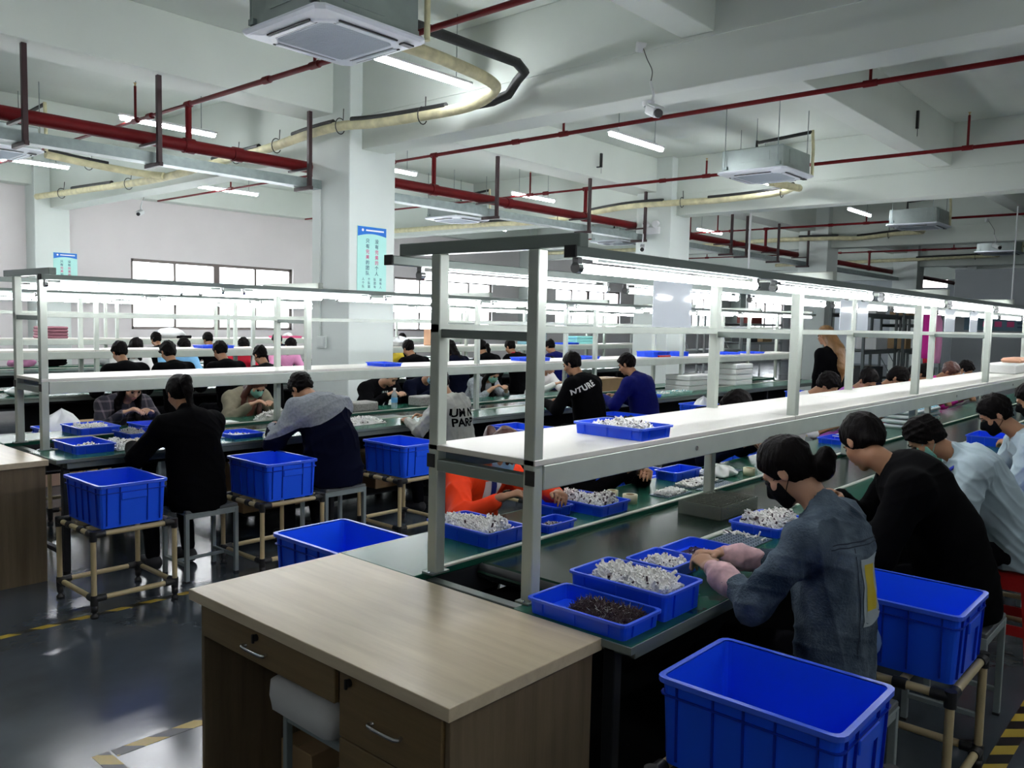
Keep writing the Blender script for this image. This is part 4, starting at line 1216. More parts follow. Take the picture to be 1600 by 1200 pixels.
M_skin = mat('skin', (0.36, 0.185, 0.105), 0.5, noise=0.08, nscale=10, spec=.3)
M_skinL = mat('skin_light', (0.45, 0.25, 0.155), 0.5, noise=0.07, nscale=10)
M_hair = mat('hair_black', (0.004, 0.003, 0.003), 0.6, spec=.07, bump=0.6, bscale=60, stretch=(1, 1, .25))
M_hairb = mat('hair_dark_brown', (0.030, 0.015, 0.010), 0.5, spec=.12, bump=0.5, bscale=60, stretch=(1, 1, .25))
M_eye = mat('eye', (0.02, 0.015, 0.012), 0.2)
M_lip = mat('lip', (0.40, 0.13, 0.11), 0.5)
M_maskk = mat('mask_black', (0.004, 0.004, 0.005), 0.8, spec=.1)
M_maskb = mat('mask_blue', (0.22, 0.42, 0.55), 0.7)
M_maskg = mat('mask_green', (0.16, 0.38, 0.30), 0.7)
M_shoe = mat('shoe_dark', (0.03, 0.03, 0.035), 0.6)
M_shoew = mat('shoe_pale', (0.55, 0.55, 0.55), 0.6)

def person(label, loc, rot=0.0, seat=.45, lean=22, bow=35, yaw=0, hands=((-.10, .42, .83), (.10, .42, .83)), top=None, pants=None,
           hair='short', hairm=None, mask=None, fem=False, vox=.012, wr=.004, scale=1.0, skin=None, stand=False, sleeve=.92, hood=False,
           turn=0, legs=True, shoe=None, group=None, collar=False, bulk=0.0, cuff=None, side=0.0, wide=1.0, pinch=True):
    """loc: floor point under the pelvis; local +y is forward; hands: wrist targets in local metres"""
    skin = skin or M_skin; hairm = hairm or M_hair; pants = pants or mat('trousers_black', (0.006, 0.006, 0.008), 0.9, spec=.05)
    D = math.radians
    bt = lambda a: np.array([math.sin(D(side)) * math.cos(D(a)), math.sin(D(a)), math.cos(D(a)) * math.cos(D(side))])
    pel = np.array([0, 0, seat + .10]) if not stand else np.array([0, 0, .90])
    mid = pel + bt(lean * .55) * .21
    che = mid + bt(lean) * .19
    nek = che + bt(lean + 14) * .12
    R = nrm([math.cos(D(turn)), -math.sin(D(turn)), 0])
    sw = (.172 if fem else .192) * wide
    shl = nek - bt(lean + 10) * .055 - R * sw + np.array([0, .005, 0]); shr = nek - bt(lean + 10) * .055 + R * sw + np.array([0, .005, 0])
    nd = bt(lean + 22 + bow * .25)
    hb = nek + nd * .085
    # head frame
    p = D(lean * .0 + bow); yw = D(yaw)
    f = np.array([math.sin(yw) * math.cos(p), math.cos(yw) * math.cos(p), -math.sin(p)])
    u = np.array([math.sin(yw) * math.sin(p), math.cos(yw) * math.sin(p), math.cos(p)])
    r = np.cross(f, u)
    HF = [r, f, u]
    hc = hb + u * .105 + f * .018
    hs = .93
    H = lambda a, b, c: hc + (r * a + f * b + u * c) * hs
    # torso frame
    tf = lambda d: [R, nrm(np.cross(d, R)) * 1.0, nrm(d)]
    # arms
    arms = []
    for sgn, sh, hw in ((-1, shl, hands[0]), (1, shr, hands[1])):
        if hw is None: hw = (sgn * .22, .12, seat + .08)
        w_ = np.array(hw, float); dd = w_ - sh; L = np.linalg.norm(dd)
        la, lf = .275, .245
        if L > la + lf - .005: w_ = sh + dd / L * (la + lf - .005); dd = w_ - sh; L = np.linalg.norm(dd)
        a_ = (la * la - lf * lf + L * L) / (2 * L); hh = math.sqrt(max(0, la * la - a_ * a_))
        pole = np.array([sgn * .75, -.35, -.9]); n_ = nrm(dd); pole = nrm(pole - n_ * (pole @ n_))
        el = sh + n_ * a_ + pole * hh
        arms.append((sgn, sh, el, w_))
    zmin = 0.0
    lo = np.array([-.46, -.38, -.02]); hi = np.array([.46, .80, max(hc[2] + .17, 1.2)])
    # ---------------- body
    b = Field(lo, hi, vox)
    b.tcap(pel, mid, tf(mid - pel), .118 * wide, .080, .118 * wide, .085); b.tcap(mid, che, tf(che - mid), .13 * wide, .09, .145 * wide, .10)
    b.cap(shl, shr, .048, k=.05); b.cap(nek - nd * .04, nek, .07, .055, k=.04)
    b.cap(nek, hb + u * .02, .052 if not fem else .046, .05, k=.02)
    b.ell(H(0, -.014, .030), HF, (.069, .087, .080), k=.015)
    b.ell(H(0, .028, -.040), HF, (.053, .056, .067), k=.03)
    b.cap(H(0, .060, -.092), H(0, .066, -.096), .017, k=.02)
    b.cap(H(0, .086, .004), H(0, .108, -.030), .007, .0105, k=.010)
    b.cap(H(-.010, .098, -.034), H(.010, .098, -.034), .008, k=.008)
    b.cap(H(-.030, .078, .020), H(.030, .078, .020), .010, k=.012)
    b.cap(H(-.046, .056, -.030), H(-.03, .066, -.045), .016, k=.02); b.cap(H(.046, .056, -.030), H(.03, .066, -.045), .016, k=.02)
    b.cap(H(-.014, .088, -.066), H(.014, .088, -.066), .0075, k=.006)
    for s_ in (-1, 1):
        b.ell(H(s_ * .030, .094, .002), HF, (.016, .012, .010), k=.008, cut=True)
        b.ell(H(s_ * .078, -.006, -.012), HF, (.008, .016, .027), k=.008)
        b.ell(H(s_ * .090, -.002, -.010), HF, (.008, .010, .018), k=.004, cut=True)
    handinfo = []
    for sgn, sh, el, w_ in arms:
        b.cap(sh, el, .043, .036, k=.03); b.cap(el, w_, .036, .025, k=.02)
        d = nrm(w_ - el); d = nrm(d + np.array([-sgn * .35, .15, -.10]))
        n_ = np.array([-sgn * .45, .1, -1.0]); n_ = nrm(n_ - d * (n_ @ d)); s_ = np.cross(d, n_) * sgn   # s_ points away from the thumb
        if s_ @ np.array([-sgn, 0, 0]) > 0: s_ = -s_
        pc = w_ + d * .048
        b.tcap(w_ + d * .015, w_ + d * .078, [s_, n_, d], .027, .014, .036, .013, k=.015)
        fr = .0085 if vox < .008 else .0095
        tip_i = None
        for j, (o_, L) in enumerate(((-.028, .070), (-.0095, .078), (.0095, .072), (.027, .058))):
            q0 = w_ + d * .080 + s_ * o_; dirv = d.copy()
            cur = (38, 48, 40) if j else (30, 42, 30)
            for jj, fL in enumerate((.42, .33, .25)):
                a2 = D(cur[jj]); dirv = nrm(dirv * math.cos(a2) + n_ * math.sin(a2))
                q1 = q0 + dirv * L * fL
                b.cap(q0, q1, fr * (1 - .10 * jj), fr * (.92 - .10 * jj), k=.003)
                q0 = q1
            if j == 0: tip_i = q0
        t0 = w_ + d * .030 - s_ * .022; t1 = t0 - s_ * .022 + d * .022 + n_ * .014; t2 = t1 + nrm(tip_i - t1) * .034
        b.cap(t0, t1, .0125, .0105, k=.006); b.cap(t1, t2, .010, .0085, k=.004)
        handinfo.append((tip_i, d, n_))
    # legs
    def leg_pts(sgn):
        if stand: return [np.array([sgn * .09, 0, .88]), np.array([sgn * .10, .02, .48]), np.array([sgn * .10, -.02, .09])]
        return [pel + np.array([sgn * .09, .0, -.02]), np.array([sgn * .13, .40, seat + .05]), np.array([sgn * .13, .34, .09])]
    for sgn in (-1, 1):
        a0, a1, a2 = leg_pts(sgn)
        b.cap(a0, a1, .060, .048, k=.02); b.cap(a1, a2, .046, .032, k=.02); b.cap(a2 + V3(0, -.02, -.04), a2 + V3(0, .10, -.055), .030, .024, k=.02)
    if not stand:
        yy = (b.lo[1] + b.h * np.arange(b.n[1], dtype=np.float32))[None, :, None]; zz = (b.lo[2] + b.h * np.arange(b.n[2], dtype=np.float32))[None, None, :]
        b.a = np.where((yy < .22) & (zz < seat + .06), np.maximum(b.a, (seat + .01) - zz), b.a)
    body = bpy.data.objects.new('person', b.mesh('person', skin))
    COL.objects.link(body)
    tag(body, label, 'person', group)
    body.location = (loc[0], loc[1], 0); body.rotation_euler = (0, 0, rot); body.scale = (scale,) * 3
    ORG[body.name] = (0, 0, 0)
    def kid(me, name, lab=None):
        o = bpy.data.objects.new(name, me); COL.objects.link(o); o.parent = body
        CHILD.setdefault(body.name, []).append(o)
        if lab: o['label'] = lab
        return o
    # ---------------- top
    c = Field(lo, hi, vox)
    B = bulk
    ph = pel + np.array([0, -.005, -.055])
    c.tcap(ph, pel + (mid - pel) * .3, tf(mid - pel), (.160 + B) * wide, .122 + B, (.158 + B) * wide, .118 + B, k=.03)
    c.tcap(pel, mid, tf(mid - pel), (.152 + B) * wide, .112 + B, (.152 + B) * wide, .112 + B, k=.04)
    c.tcap(mid, che, tf(che - mid), (.152 + B) * wide, .112 + B, (.165 + B) * wide, .118 + B, k=.05)
    c.cap(shl, shr, .066 + B * .5, k=.07)
    c.cap(nek - nd * .06, nek - nd * .005, .085, .064, k=.04)
    if collar: c.cap(nek - nd * .01, nek + nd * .022, .070, .074, k=.01)
    for sgn, sh, el, w_ in arms:
        c.cap(sh, el, .060 + B * .6, .051 + B * .6, k=.04)
        if sleeve > .3: c.cap(el, el + (w_ - el) * sleeve, .050 + B * .6, (.050 + (.036 - .050) * sleeve) + B * .3, k=.03)
    if hood:
        hq = nek - bt(lean + 20) * .01
        c.ell(hq + np.array([0, -.085, -.03]), tf(bt(lean + 30)), (.135, .055, .10), k=.04)
        c.cap(hq + np.array([-.09, .0, .0]), hq + np.array([-.05, -.09, .03]), .038, k=.03); c.cap(hq + np.array([.09, .0, .0]), hq + np.array([.05, -.09, .03]), .038, k=.03)
        c.cap(hq + np.array([-.05, -.09, .03]), hq + np.array([.05, -.09, .03]), .038, k=.03)
    # sit on the seat, open the neck
    if not stand:
        zz = (c.lo[2] + c.h * np.arange(c.n[2], dtype=np.float32))[None, None, :]
        c.a = np.maximum(c.a, (seat + .004) - zz)
    c.ell(nek + nd * .05 + np.array([0, .018, 0]), tf(nd), (.060, .056, .075), k=.01, cut=True)
    topo = kid(c.mesh('top', top, wr, 1.0, int(abs(loc[0] * 100))), 'jacket' if (hood or collar or B > 0) else 'sweater')
    # ---------------- trousers, shoes
    if legs:
        t = Field(lo, np.array([hi[0], hi[1], max(seat + .24, .3) if not stand else 1.0]), max(vox, .010))
        t.tcap(pel + np.array([0, 0, -.03]), pel + np.array([0, 0, .02]), tf(np.array([0, 0, 1.])), .128, .088, k=.02)
        for sgn in (-1, 1):
            a0, a1, a2 = leg_pts(sgn)
            t.cap(a0, a1, .074, .064, k=.02); t.cap(a1, a2 + np.array([0, 0, .02]), .062, .050, k=.03)
        kid(t.mesh('trousers', pants, wr, 1.0, 3), 'trousers')
        for sgn in (-1, 1):
            a2 = leg_pts(sgn)[2]
            t = Field(a2 + np.array([-.08, -.1, -.1]), a2 + np.array([.08, .24, .06]), .010)
            t.cap(a2 + np.array([0, -.03, -.045]), a2 + np.array([0, .13, -.050]), .045, .038, k=.01); t.cap(a2 + np.array([0, -.02, -.04]), a2 + np.array([0, 0, -.01]), .040, k=.02)
            kid(t.mesh('shoe', shoe or M_shoe), 'shoe')
    if cuff is not None:
        for sgn, sh, el, w_ in arms:
            t = Field(np.minimum(el, w_) - .10, np.maximum(el, w_) + .10, min(vox, .007))
            dd = nrm(w_ - el)
            t.cap(w_ - dd * .12, w_ - dd * .065, .048, .052, k=.02); t.cap(w_ - dd * .065, w_ - dd * .015, .052, .034, k=.01)
            kid(t.mesh('cuff', cuff, .004, 2.0, 5), 'cuff', 'pink elastic cuff')
    # ---------------- hair
    if hair:
        lo2, hi2 = hc - .20, hc + .20
        if hair in ('long', 'ponytail', 'lowpony', 'verylong'): lo2 = lo2 - np.array([.0, .15, .40])
        hf = Field(lo2, hi2, min(vox, .008))
        hf.ell(H(0, -.014, .034), HF, (.081, .100, .094), k=.01)
        if hair in ('short', 'crop'):
            hf.ell(H(0, -.055, -.02), HF, (.060, .042, .054), k=.02)
            hf.ell(H(0, .105, -.045), HF, (.095, .085, .105), k=.008, cut=True)
            for s_ in (-1, 1): hf.ell(H(s_ * .095, .02, -.055), HF, (.032, .062, .052), k=.008, cut=True)
            hf.ell(H(0, -.02, -.125), HF, (.12, .14, .062), k=.01, cut=True)
        elif hair == 'fringe':
            hf.ell(H(0, -.045, -.02), HF, (.072, .060, .078), k=.02); hf.cap(H(-.05, .075, .035), H(.05, .075, .035), .022, k=.02)
            hf.ell(H(0, .105, -.065), HF, (.085, .075, .095), k=.008, cut=True)
            hf.ell(H(0, -.02, -.150), HF, (.12, .14, .062), k=.01, cut=True)
        elif hair == 'bun':
            hf.ell(H(0, -.045, -.01), HF, (.068, .058, .070), k=.02)
            hf.ell(H(0, .110, -.050), HF, (.100, .085, .115), k=.008, cut=True)
            for s_ in (-1, 1): hf.ell(H(s_ * .085, .045, -.07), HF, (.030, .060, .055), k=.008, cut=True)
            hf.ell(H(0, -.02, -.14), HF, (.12, .14, .062), k=.01, cut=True)
            hf.ell(H(0, -.128, -.062), [r, nrm([0, 1, .2]), nrm([0, -.2, 1])], (.033, .040, .066), k=.015)
        elif hair in ('ponytail', 'lowpony'):
            hf.ell(H(0, -.045, -.01), HF, (.068, .058, .070), k=.02)
            hf.ell(H(0, .110, -.045), HF, (.095, .085, .108), k=.008, cut=True)
            hf.ell(H(0, -.02, -.14), HF, (.12, .14, .062), k=.01, cut=True)
            zt_ = .05 if hair == 'ponytail' else -.03
            q = [H(0, -.105, zt_), H(0, -.145, zt_ - .01), H(0, -.150, zt_ - .09), H(0, -.13, zt_ - .20)]
            q[3] = q[2] + np.array([0, -.02, -.13])
            for i in range(3): hf.cap(q[i], q[i + 1], (.026, .034, .032)[i], (.034, .032, .014)[i], k=.02)
        elif hair == 'verylong':
            hf.ell(H(0, .115, -.045), HF, (.075, .085, .110), k=.008, cut=True)
            q = nek + np.array([0, -.10, .0])
            hf.cap(H(0, -.05, .0), q, .078, .085, k=.03); hf.cap(q, q + np.array([0, -.055, -.20]), .085, .070, k=.03); hf.cap(q + np.array([0, -.055, -.20]), q + np.array([0, -.06, -.36]), .070, .030, k=.03)
        elif hair == 'long':
            hf.ell(H(0, .115, -.045), HF, (.075, .085, .110), k=.008, cut=True)
            for s_ in (-1, 1):
                a_ = H(s_ * .070, -.01, -.01); e_ = nek + R * (s_ * .085) + np.array([0, .035 if hair == 'long' else 0, -.05]); e2 = e_ + np.array([0, .03, -.17])
                hf.cap(a_, e_, .030, .036, k=.02); hf.cap(e_, e2, .036, .020, k=.02)
            hf.cap(H(0, -.06, .0), nek + np.array([0, -.085, -.03]), .065, .062, k=.03); hf.cap(nek + np.array([0, -.085, -.03]), nek + np.array([0, -.12, -.20]), .060, .030, k=.03)
        kid(hf.mesh('hair', hairm, .0075 if hair in ('short', 'fringe') else .005, 3.2 if hair == 'short' else 2.4, int(abs(loc[0] * 77)) % 50), 'hair')
    # ---------------- face
    if vox <= .011 or mask is not None:
        if vox <= .011:
            m = MB()
            for s_ in (-1, 1):
                c_ = Vector(H(s_ * .030, .080, .001))
                prof = [(0, -.0115), (.008, -.008), (.0115, 0), (.008, .008), (0, .0115)]
                m.lathe(prof, c_, 10)
            kid(m.mesh('eyes', M_eye), 'eyes')
            m = MB()
            for s_ in (-1, 1):
                m.tube([H(s_ * .016, .094, .022), H(s_ * .030, .092, .027), H(s_ * .046, .078, .022)], [.0025, .003, .002], 6)
            kid(m.mesh('eyebrows', hairm), 'eyebrows')
            if mask is None:
                m = MB(); m.tube([H(-.021, .090, -.067), H(-.008, .0955, -.064), H(.008, .0955, -.064), H(.021, .090, -.067)], [.002, .0045, .0045, .002], 6)
                kid(m.mesh('lips', M_lip), 'lips')
        if mask is not None:
            mf = Field(hc - .16, hc + .16, min(vox, .006))
            mf.ell(H(0, .034, -.048), HF, (.062, .066, .074), k=.01); mf.cap(H(0, .088, -.01), H(0, .112, -.038), .012, .014, k=.025); mf.cap(H(0, .062, -.092), H(0, .072, -.096), .024, k=.02)
            # keep the front lower half only
            mf.ell(H(0, -.075, -.05), HF, (.15, .105, .16), k=.004, cut=True)
            mf.ell(H(0, .07, .085), HF, (.13, .12, .080), k=.006, cut=True)
            mf.ell(H(0, .0, -.23), HF, (.15, .17, .115), k=.006, cut=True)
            kid(mf.mesh('face_mask', mask), 'face_mask')
            m = MB()
            for s_ in (-1, 1):
                for (z0, z1) in ((-.008, .012), (-.082, -.040)):
                    m.tube([H(s_ * .058, .046, z0), H(s_ * .074, .020, (z0 + z1) / 2), H(s_ * .083, -.012, z1)], .0016, 5)
            kid(m.mesh('ear_loops', mask), 'ear_loops')
    body['_r'] = 0
    del body['_r']
    return body, topo, dict(nek=nek, che=che, mid=mid, pel=pel, hc=hc, H=H, tips=[h_[0] for h_ in handinfo], arms=arms, R=R, HF=HF)

def cloth_text(topo, body, txt, size, org, right, up, m_, name='lettering', depth=.25, spacing=1.0):
    """flat print: letters laid on the cloth of a garment (local frame of the person)"""
    cu = bpy.data.curves.new('t', 'FONT'); cu.body = txt; cu.size = size; cu.align_x = 'CENTER'; cu.align_y = 'CENTER'
    cu.offset = size * .035; cu.space_character = spacing
    to = bpy.data.objects.new('t', cu); COL.objects.link(to)
    dg = bpy.context.evaluated_depsgraph_get()
    me = bpy.data.meshes.new_from_object(to.evaluated_get(dg))
    bpy.data.objects.remove(to); bpy.data.curves.remove(cu)
    tm = topo.data
    bvh = BVHTree.FromPolygons([v.co for v in tm.vertices], [p.vertices[:] for p in tm.polygons])
    import bmesh
    bm = bmesh.new(); bm.from_mesh(me)
    bmesh.ops.triangulate(bm, faces=bm.faces)
    for _ in range(2):
        long_ = [e for e in bm.edges if e.calc_length() > size * .12]
        if not long_: break
        bmesh.ops.subdivide_edges(bm, edges=long_, cuts=1)
        bmesh.ops.triangulate(bm, faces=[f for f in bm.faces if len(f.verts) > 3])
    right = Vector(right).normalized(); up = Vector(up).normalized(); n = right.cross(up).normalized()
    org = Vector(org)
    for v in bm.verts:
        p = org + right * v.co.x + up * v.co.y + n * depth
        hit, nn, _, _ = bvh.ray_cast(p, -n)
        v.co = (hit + nn * .002) if hit is not None else (org + right * v.co.x + up * v.co.y)
    bm.to_mesh(me); bm.free()
    me.materials.clear(); me.materials.append(m_)
    o = bpy.data.objects.new(name, me); COL.objects.link(o); o.parent = body
    CHILD.setdefault(body.name, []).append(o)
    return o

def cloth_patch(topo, body, pts, org, right, up, m_, name='print', depth=.3, lift=.003, n=14):
    """a flat piece of print laid on the cloth: pts is a 2-D outline (x along right, y along up), filled as a grid clipped to the outline"""
    right = Vector(right).normalized(); up = Vector(up).normalized(); nn = right.cross(up).normalized(); org = Vector(org)
    tm = topo.data
    bvh = BVHTree.FromPolygons([v.co for v in tm.vertices], [p.vertices[:] for p in tm.polygons])
    # outline given as rows: list of (y, x0, x1)
    vs = []; fs = []; ok = []
    for (y, x0, x1) in pts:
        for k in range(n + 1):
            x = x0 + (x1 - x0) * k / n
            p = org + right * x + up * y + nn * depth
            hit, hn, _, _ = bvh.ray_cast(p, -nn)
            ok.append(hit is not None)
            vs.append(hit + hn * lift if hit is not None else org + right * x + up * y)
    for i in range(len(pts) - 1):
        for k in range(n):
            q = (i * (n + 1) + k, i * (n + 1) + k + 1, (i + 1) * (n + 1) + k + 1, (i + 1) * (n + 1) + k)
            if all(ok[j] for j in q): fs.append(q)
    m = MB().add(vs, fs, True)
    me = m.mesh(name, m_)
    o = bpy.data.objects.new(name, me); COL.objects.link(o); o.parent = body
    CHILD.setdefault(body.name, []).append(o)
    return o
def rows(x0, x1, y0, y1, n=10):
    return [(y0 + (y1 - y0) * k / n, x0, x1) for k in range(n + 1)]
# ================================================================ the workers
F_black = mat('cloth_black', (0.0028, 0.0028, 0.0034), 0.95, spec=.04)
F_navy = mat('cloth_navy', (0.003, 0.004, 0.012), 0.95, spec=.05)
F_dkblue = mat('cloth_dark_blue', (0.003, 0.005, 0.085), 0.85, spec=.1)
F_grey = mat('cloth_heather_grey', (0.26, 0.28, 0.30), 0.9, spec=.15, noise=0.25, nscale=45, bump=.2, bscale=80)
F_pale = mat('cloth_pale_grey', (0.36, 0.37, 0.33), 0.9, spec=.15, noise=0.08, nscale=20)
F_orange = mat('cloth_orange_red', (0.80, 0.050, 0.010), 0.6, spec=.15, noise=0.06, nscale=8)
F_shirt = mat('cloth_pale_blue', (0.40, 0.50, 0.55), 0.8, spec=.15, noise=0.08, nscale=10)
F_white = mat('cloth_white', (0.68, 0.68, 0.66), 0.8, spec=.15)
F_purple = mat('cloth_purple', (0.34, 0.09, 0.42), 0.8, spec=.15)
F_olive = mat('cloth_olive', (0.17, 0.155, 0.11), 0.9, spec=.15, noise=0.12, nscale=20)
F_lblue = mat('cloth_light_blue', (0.22, 0.48, 0.75), 0.8, spec=.15)
F_red = mat('cloth_red', (0.42, 0.012, 0.03), 0.75, spec=.15)
F_pink = mat('cloth_pink', (0.75, 0.32, 0.55), 0.8, spec=.15)
F_magenta = mat('cloth_magenta', (0.60, 0.03, 0.30), 0.8, spec=.15)
F_cream = mat('cloth_cream', (0.62, 0.58, 0.48), 0.85, spec=.15)
F_pinkc = mat('pink_cuff_cloth', (0.66, 0.42, 0.44), 0.8, noise=0.18, nscale=30)
F_denim = mat('cloth_denim', (0.042, 0.066, 0.098), 0.9, spec=.08, noise=0.5, nscale=6, bump=.5, bscale=120, detail=7)
_r = [n for n in F_denim.node_tree.nodes if n.type == 'VALTORGB'][0]
_r.color_ramp.elements[0].color = (0.016, 0.027, 0.046, 1); _r.color_ramp.elements[1].color = (0.165, 0.215, 0.265, 1)
_r.color_ramp.elements[0].position = .36; _r.color_ramp.elements[1].position = .74
F_lan = mat('lanyard_blue', (0.010, 0.03, 0.45), 0.5)
F_yellow = mat('print_yellow', (0.55, 0.42, 0.02), 0.7)
F_brown = mat('hair_brown', (0.055, 0.016, 0.010), 0.45, bump=0.4, bscale=60, stretch=(1, 1, .25))
F_blond = mat('hair_light_brown', (0.19, 0.095, 0.032), 0.45, bump=0.4, bscale=60, stretch=(1, 1, .2), noise=.3, nscale=8)

# plaid
F_plaid = mat('cloth_plaid', (0.02, 0.02, 0.035), 0.85)
t = F_plaid.node_tree; b = t.nodes['Principled BSDF']
c = t.nodes.new('ShaderNodeTexCoord'); s = t.nodes.new('ShaderNodeSeparateXYZ'); t.links.new(c.outputs['Object'], s.inputs[0])
acc = None
for ax in (0, 2):
    mu = t.nodes.new('ShaderNodeMath'); mu.operation = 'MULTIPLY'; mu.inputs[1].default_value = 13
    t.links.new(s.outputs[ax], mu.inputs[0])
    fr = t.nodes.new('ShaderNodeMath'); fr.operation = 'FRACT'; t.links.new(mu.outputs[0], fr.inputs[0])
    gt = t.nodes.new('ShaderNodeMath'); gt.operation = 'GREATER_THAN'; gt.inputs[1].default_value = .80; t.links.new(fr.outputs[0], gt.inputs[0])
    if acc is None: acc = gt
    else:
        ad = t.nodes.new('ShaderNodeMath'); ad.operation = 'ADD'; t.links.new(acc.outputs[0], ad.inputs[0]); t.links.new(gt.outputs[0], ad.inputs[1]); acc = ad
r = t.nodes.new('ShaderNodeValToRGB'); r.color_ramp.elements[0].color = (0.005, 0.004, 0.012, 1); r.color_ramp.elements[1].color = (0.10, 0.08, 0.095, 1)
mm = t.nodes.new('ShaderNodeMath'); mm.operation = 'MULTIPLY'; mm.inputs[1].default_value = .5; t.links.new(acc.outputs[0], mm.inputs[0])
t.links.new(mm.outputs[0], r.inputs[0]); t.links.new(r.outputs[0], b.inputs['Base Color'])

F_two = mat('cloth_grey_over_navy', (.2, .2, .2), .95, spec=.05)
t = F_two.node_tree; b = t.nodes['Principled BSDF']
c = t.nodes.new('ShaderNodeTexCoord'); s = t.nodes.new('ShaderNodeSeparateXYZ'); t.links.new(c.outputs['Object'], s.inputs[0])
ab = t.nodes.new('ShaderNodeMath'); ab.operation = 'ABSOLUTE'; sh_ = t.nodes.new('ShaderNodeMath'); sh_.operation = 'ADD'; sh_.inputs[1].default_value = -.10
t.links.new(s.outputs[0], sh_.inputs[0]); t.links.new(sh_.outputs[0], ab.inputs[0])
m1 = t.nodes.new('ShaderNodeMath'); m1.operation = 'MULTIPLY_ADD'; m1.inputs[1].default_value = .42; t.links.new(ab.outputs[0], m1.inputs[0]); t.links.new(s.outputs[2], m1.inputs[2])
m2 = t.nodes.new('ShaderNodeMath'); m2.operation = 'GREATER_THAN'; m2.inputs[1].default_value = 1.00; t.links.new(m1.outputs[0], m2.inputs[0])
nz = t.nodes.new('ShaderNodeTexNoise'); nz.inputs['Scale'].default_value = 60; t.links.new(c.outputs['Object'], nz.inputs['Vector'])
gr = t.nodes.new('ShaderNodeValToRGB'); gr.color_ramp.elements[0].color = (.14, .155, .175, 1); gr.color_ramp.elements[1].color = (.34, .36, .39, 1); t.links.new(nz.outputs[0], gr.inputs[0])
mx = t.nodes.new('ShaderNodeMix'); mx.data_type = 'RGBA'; mx.inputs['A'].default_value = (.003, .004, .014, 1)
t.links.new(m2.outputs[0], mx.inputs['Factor']); t.links.new(gr.outputs[0], mx.inputs['B']); t.links.new(mx.outputs['Result'], b.inputs['Base Color'])

D = math.radians
def hands_at(dx, y, z, dx2=None, y2=None, z2=None):
    return ((-dx, y, z), (dx if dx2 is None else dx2, y if y2 is None else y2, z if z2 is None else z2))
def stool_for(x, y, lab, red=False):
    if red: return make_red_stool(lab, (x, y, 0))
    return dup(STOOL, (x, y, 0), 0, lab)

# ---- front bench, near side
b, tp, I = person('woman in a faded denim jacket with pink cuffs, black mask and a dark hair bun', (2.71, .955), D(3), seat=.47, lean=4, bow=42,
    hands=((-.17, .385, .87), (.02, .43, .87)), top=F_denim, hair='bun', mask=M_maskk, fem=True, vox=.0055, wr=.011, cuff=F_pinkc, sleeve=.62, collar=True, bulk=.010, skin=M_skinL, scale=.96)
cloth_patch(tp, b, rows(-.075, .075, -.20, .02), I['che'] + np.array([0, -.1, -.02]), (1, 0, 0), (0, 0, 1), mat('print_pale', (.36, .42, .45), .8), 'back_print')
cloth_patch(tp, b, rows(-.058, .0, -.15, .0), I['che'] + np.array([0, -.1, -.02]), (1, 0, 0), (0, 0, 1), F_yellow, 'back_print', lift=.005)
for z_, w_ in ((.075, .19), (.062, .19)):
    cloth_patch(tp, b, [(z_, -w_, w_), (z_ + .004, -w_, w_)], I['che'] + np.array([0, -.1, -.02]), (1, 0, 0), (0, 0, 1), mat('denim_seam', (.012, .022, .04), .8), 'seam', n=30)
for sx in (-.10, .10):
    cloth_patch(tp, b, [(-.30 + .036 * k, sx, sx + .004) for k in range(11)], I['che'] + np.array([0, -.1, -.02]), (1, 0, 0), (0, 0, 1), MATS['denim_seam'], 'seam', n=1)
stool_for(2.64, .93, 'grey metal stool under the woman in the denim jacket')

b, tp, I = person('broad man in a black sweater bending over the front bench behind the denim worker', (3.86, .86), D(22), seat=.44, lean=32, bow=42, yaw=55,
    hands=((-.13, .46, .84), (.10, .46, .84)), top=F_black, hair='crop', vox=.0065, wr=.005, scale=1.06, bulk=.025, wide=1.12)
stool_for(3.86, .86, 'grey metal stool under the man in the black sweater')

b, tp, I = person('man in a pale blue shirt with green mask, bent over his phone', (4.86, .85), D(24), seat=.46, lean=34, bow=48,
    hands=((-.10, .36, .86), (.08, .32, .80)), top=F_shirt, hair='short', mask=M_maskg, vox=.0065, wr=.014, bulk=.014, sleeve=.25, collar=True)
nk = I['nek']
MB().tube(smooth_path([nk + np.array(q) for q in ((.03, -.085, .0), (-.04, -.075, .0), (-.088, -.02, -.005), (-.105, .06, -.05), (-.08, .13, -.14))], 4), .009, 6).build('lanyard', F_lan, b, off=(0, 0, 0))
stool_for(4.88, .86, 'red plastic stool at the right edge under the man in the pale blue shirt', red=True)
hp = b.matrix_basis @ Vector(I['tips'][0])
th = thing('mobile_phone', 'dark mobile phone in the hands of the man in the pale blue shirt', 'phone', tuple(hp))
R_ = Matrix.Translation(hp) @ Matrix.Rotation(D(24), 4, 'Z') @ Matrix.Rotation(D(35), 4, 'X')
MB().box(-.005, .065, -.01, .13, -.004, .004, .003, R_).build('phone_case', M_black, th)
MB().box(0, .06, -.004, .124, .004, .0045, 0, R_).build('phone_screen', mat('phone_screen', (.02, .025, .03), .1), th)

b, tp, I = person('man in a pale blue shirt and black mask, beyond the phone user', (5.86, .80), D(20), seat=.46, lean=26, bow=36,
    hands=((-.10, .42, .86), (.08, .42, .86)), top=F_shirt, hair='short', mask=M_maskk, vox=.0075, wr=.013, bulk=.014, sleeve=.3)
stool_for(5.86, .80, 'metal stool under the man in the black mask at the right edge')
b, tp, I = person('dark-haired worker cut off by the right edge of the picture, beyond the black mask', (7.05, .86), D(14), lean=22, bow=30, top=F_shirt, hair='short', vox=.010, mask=M_maskk)
stool_for(7.05, .86, 'metal stool farthest along the aisle of the front bench')

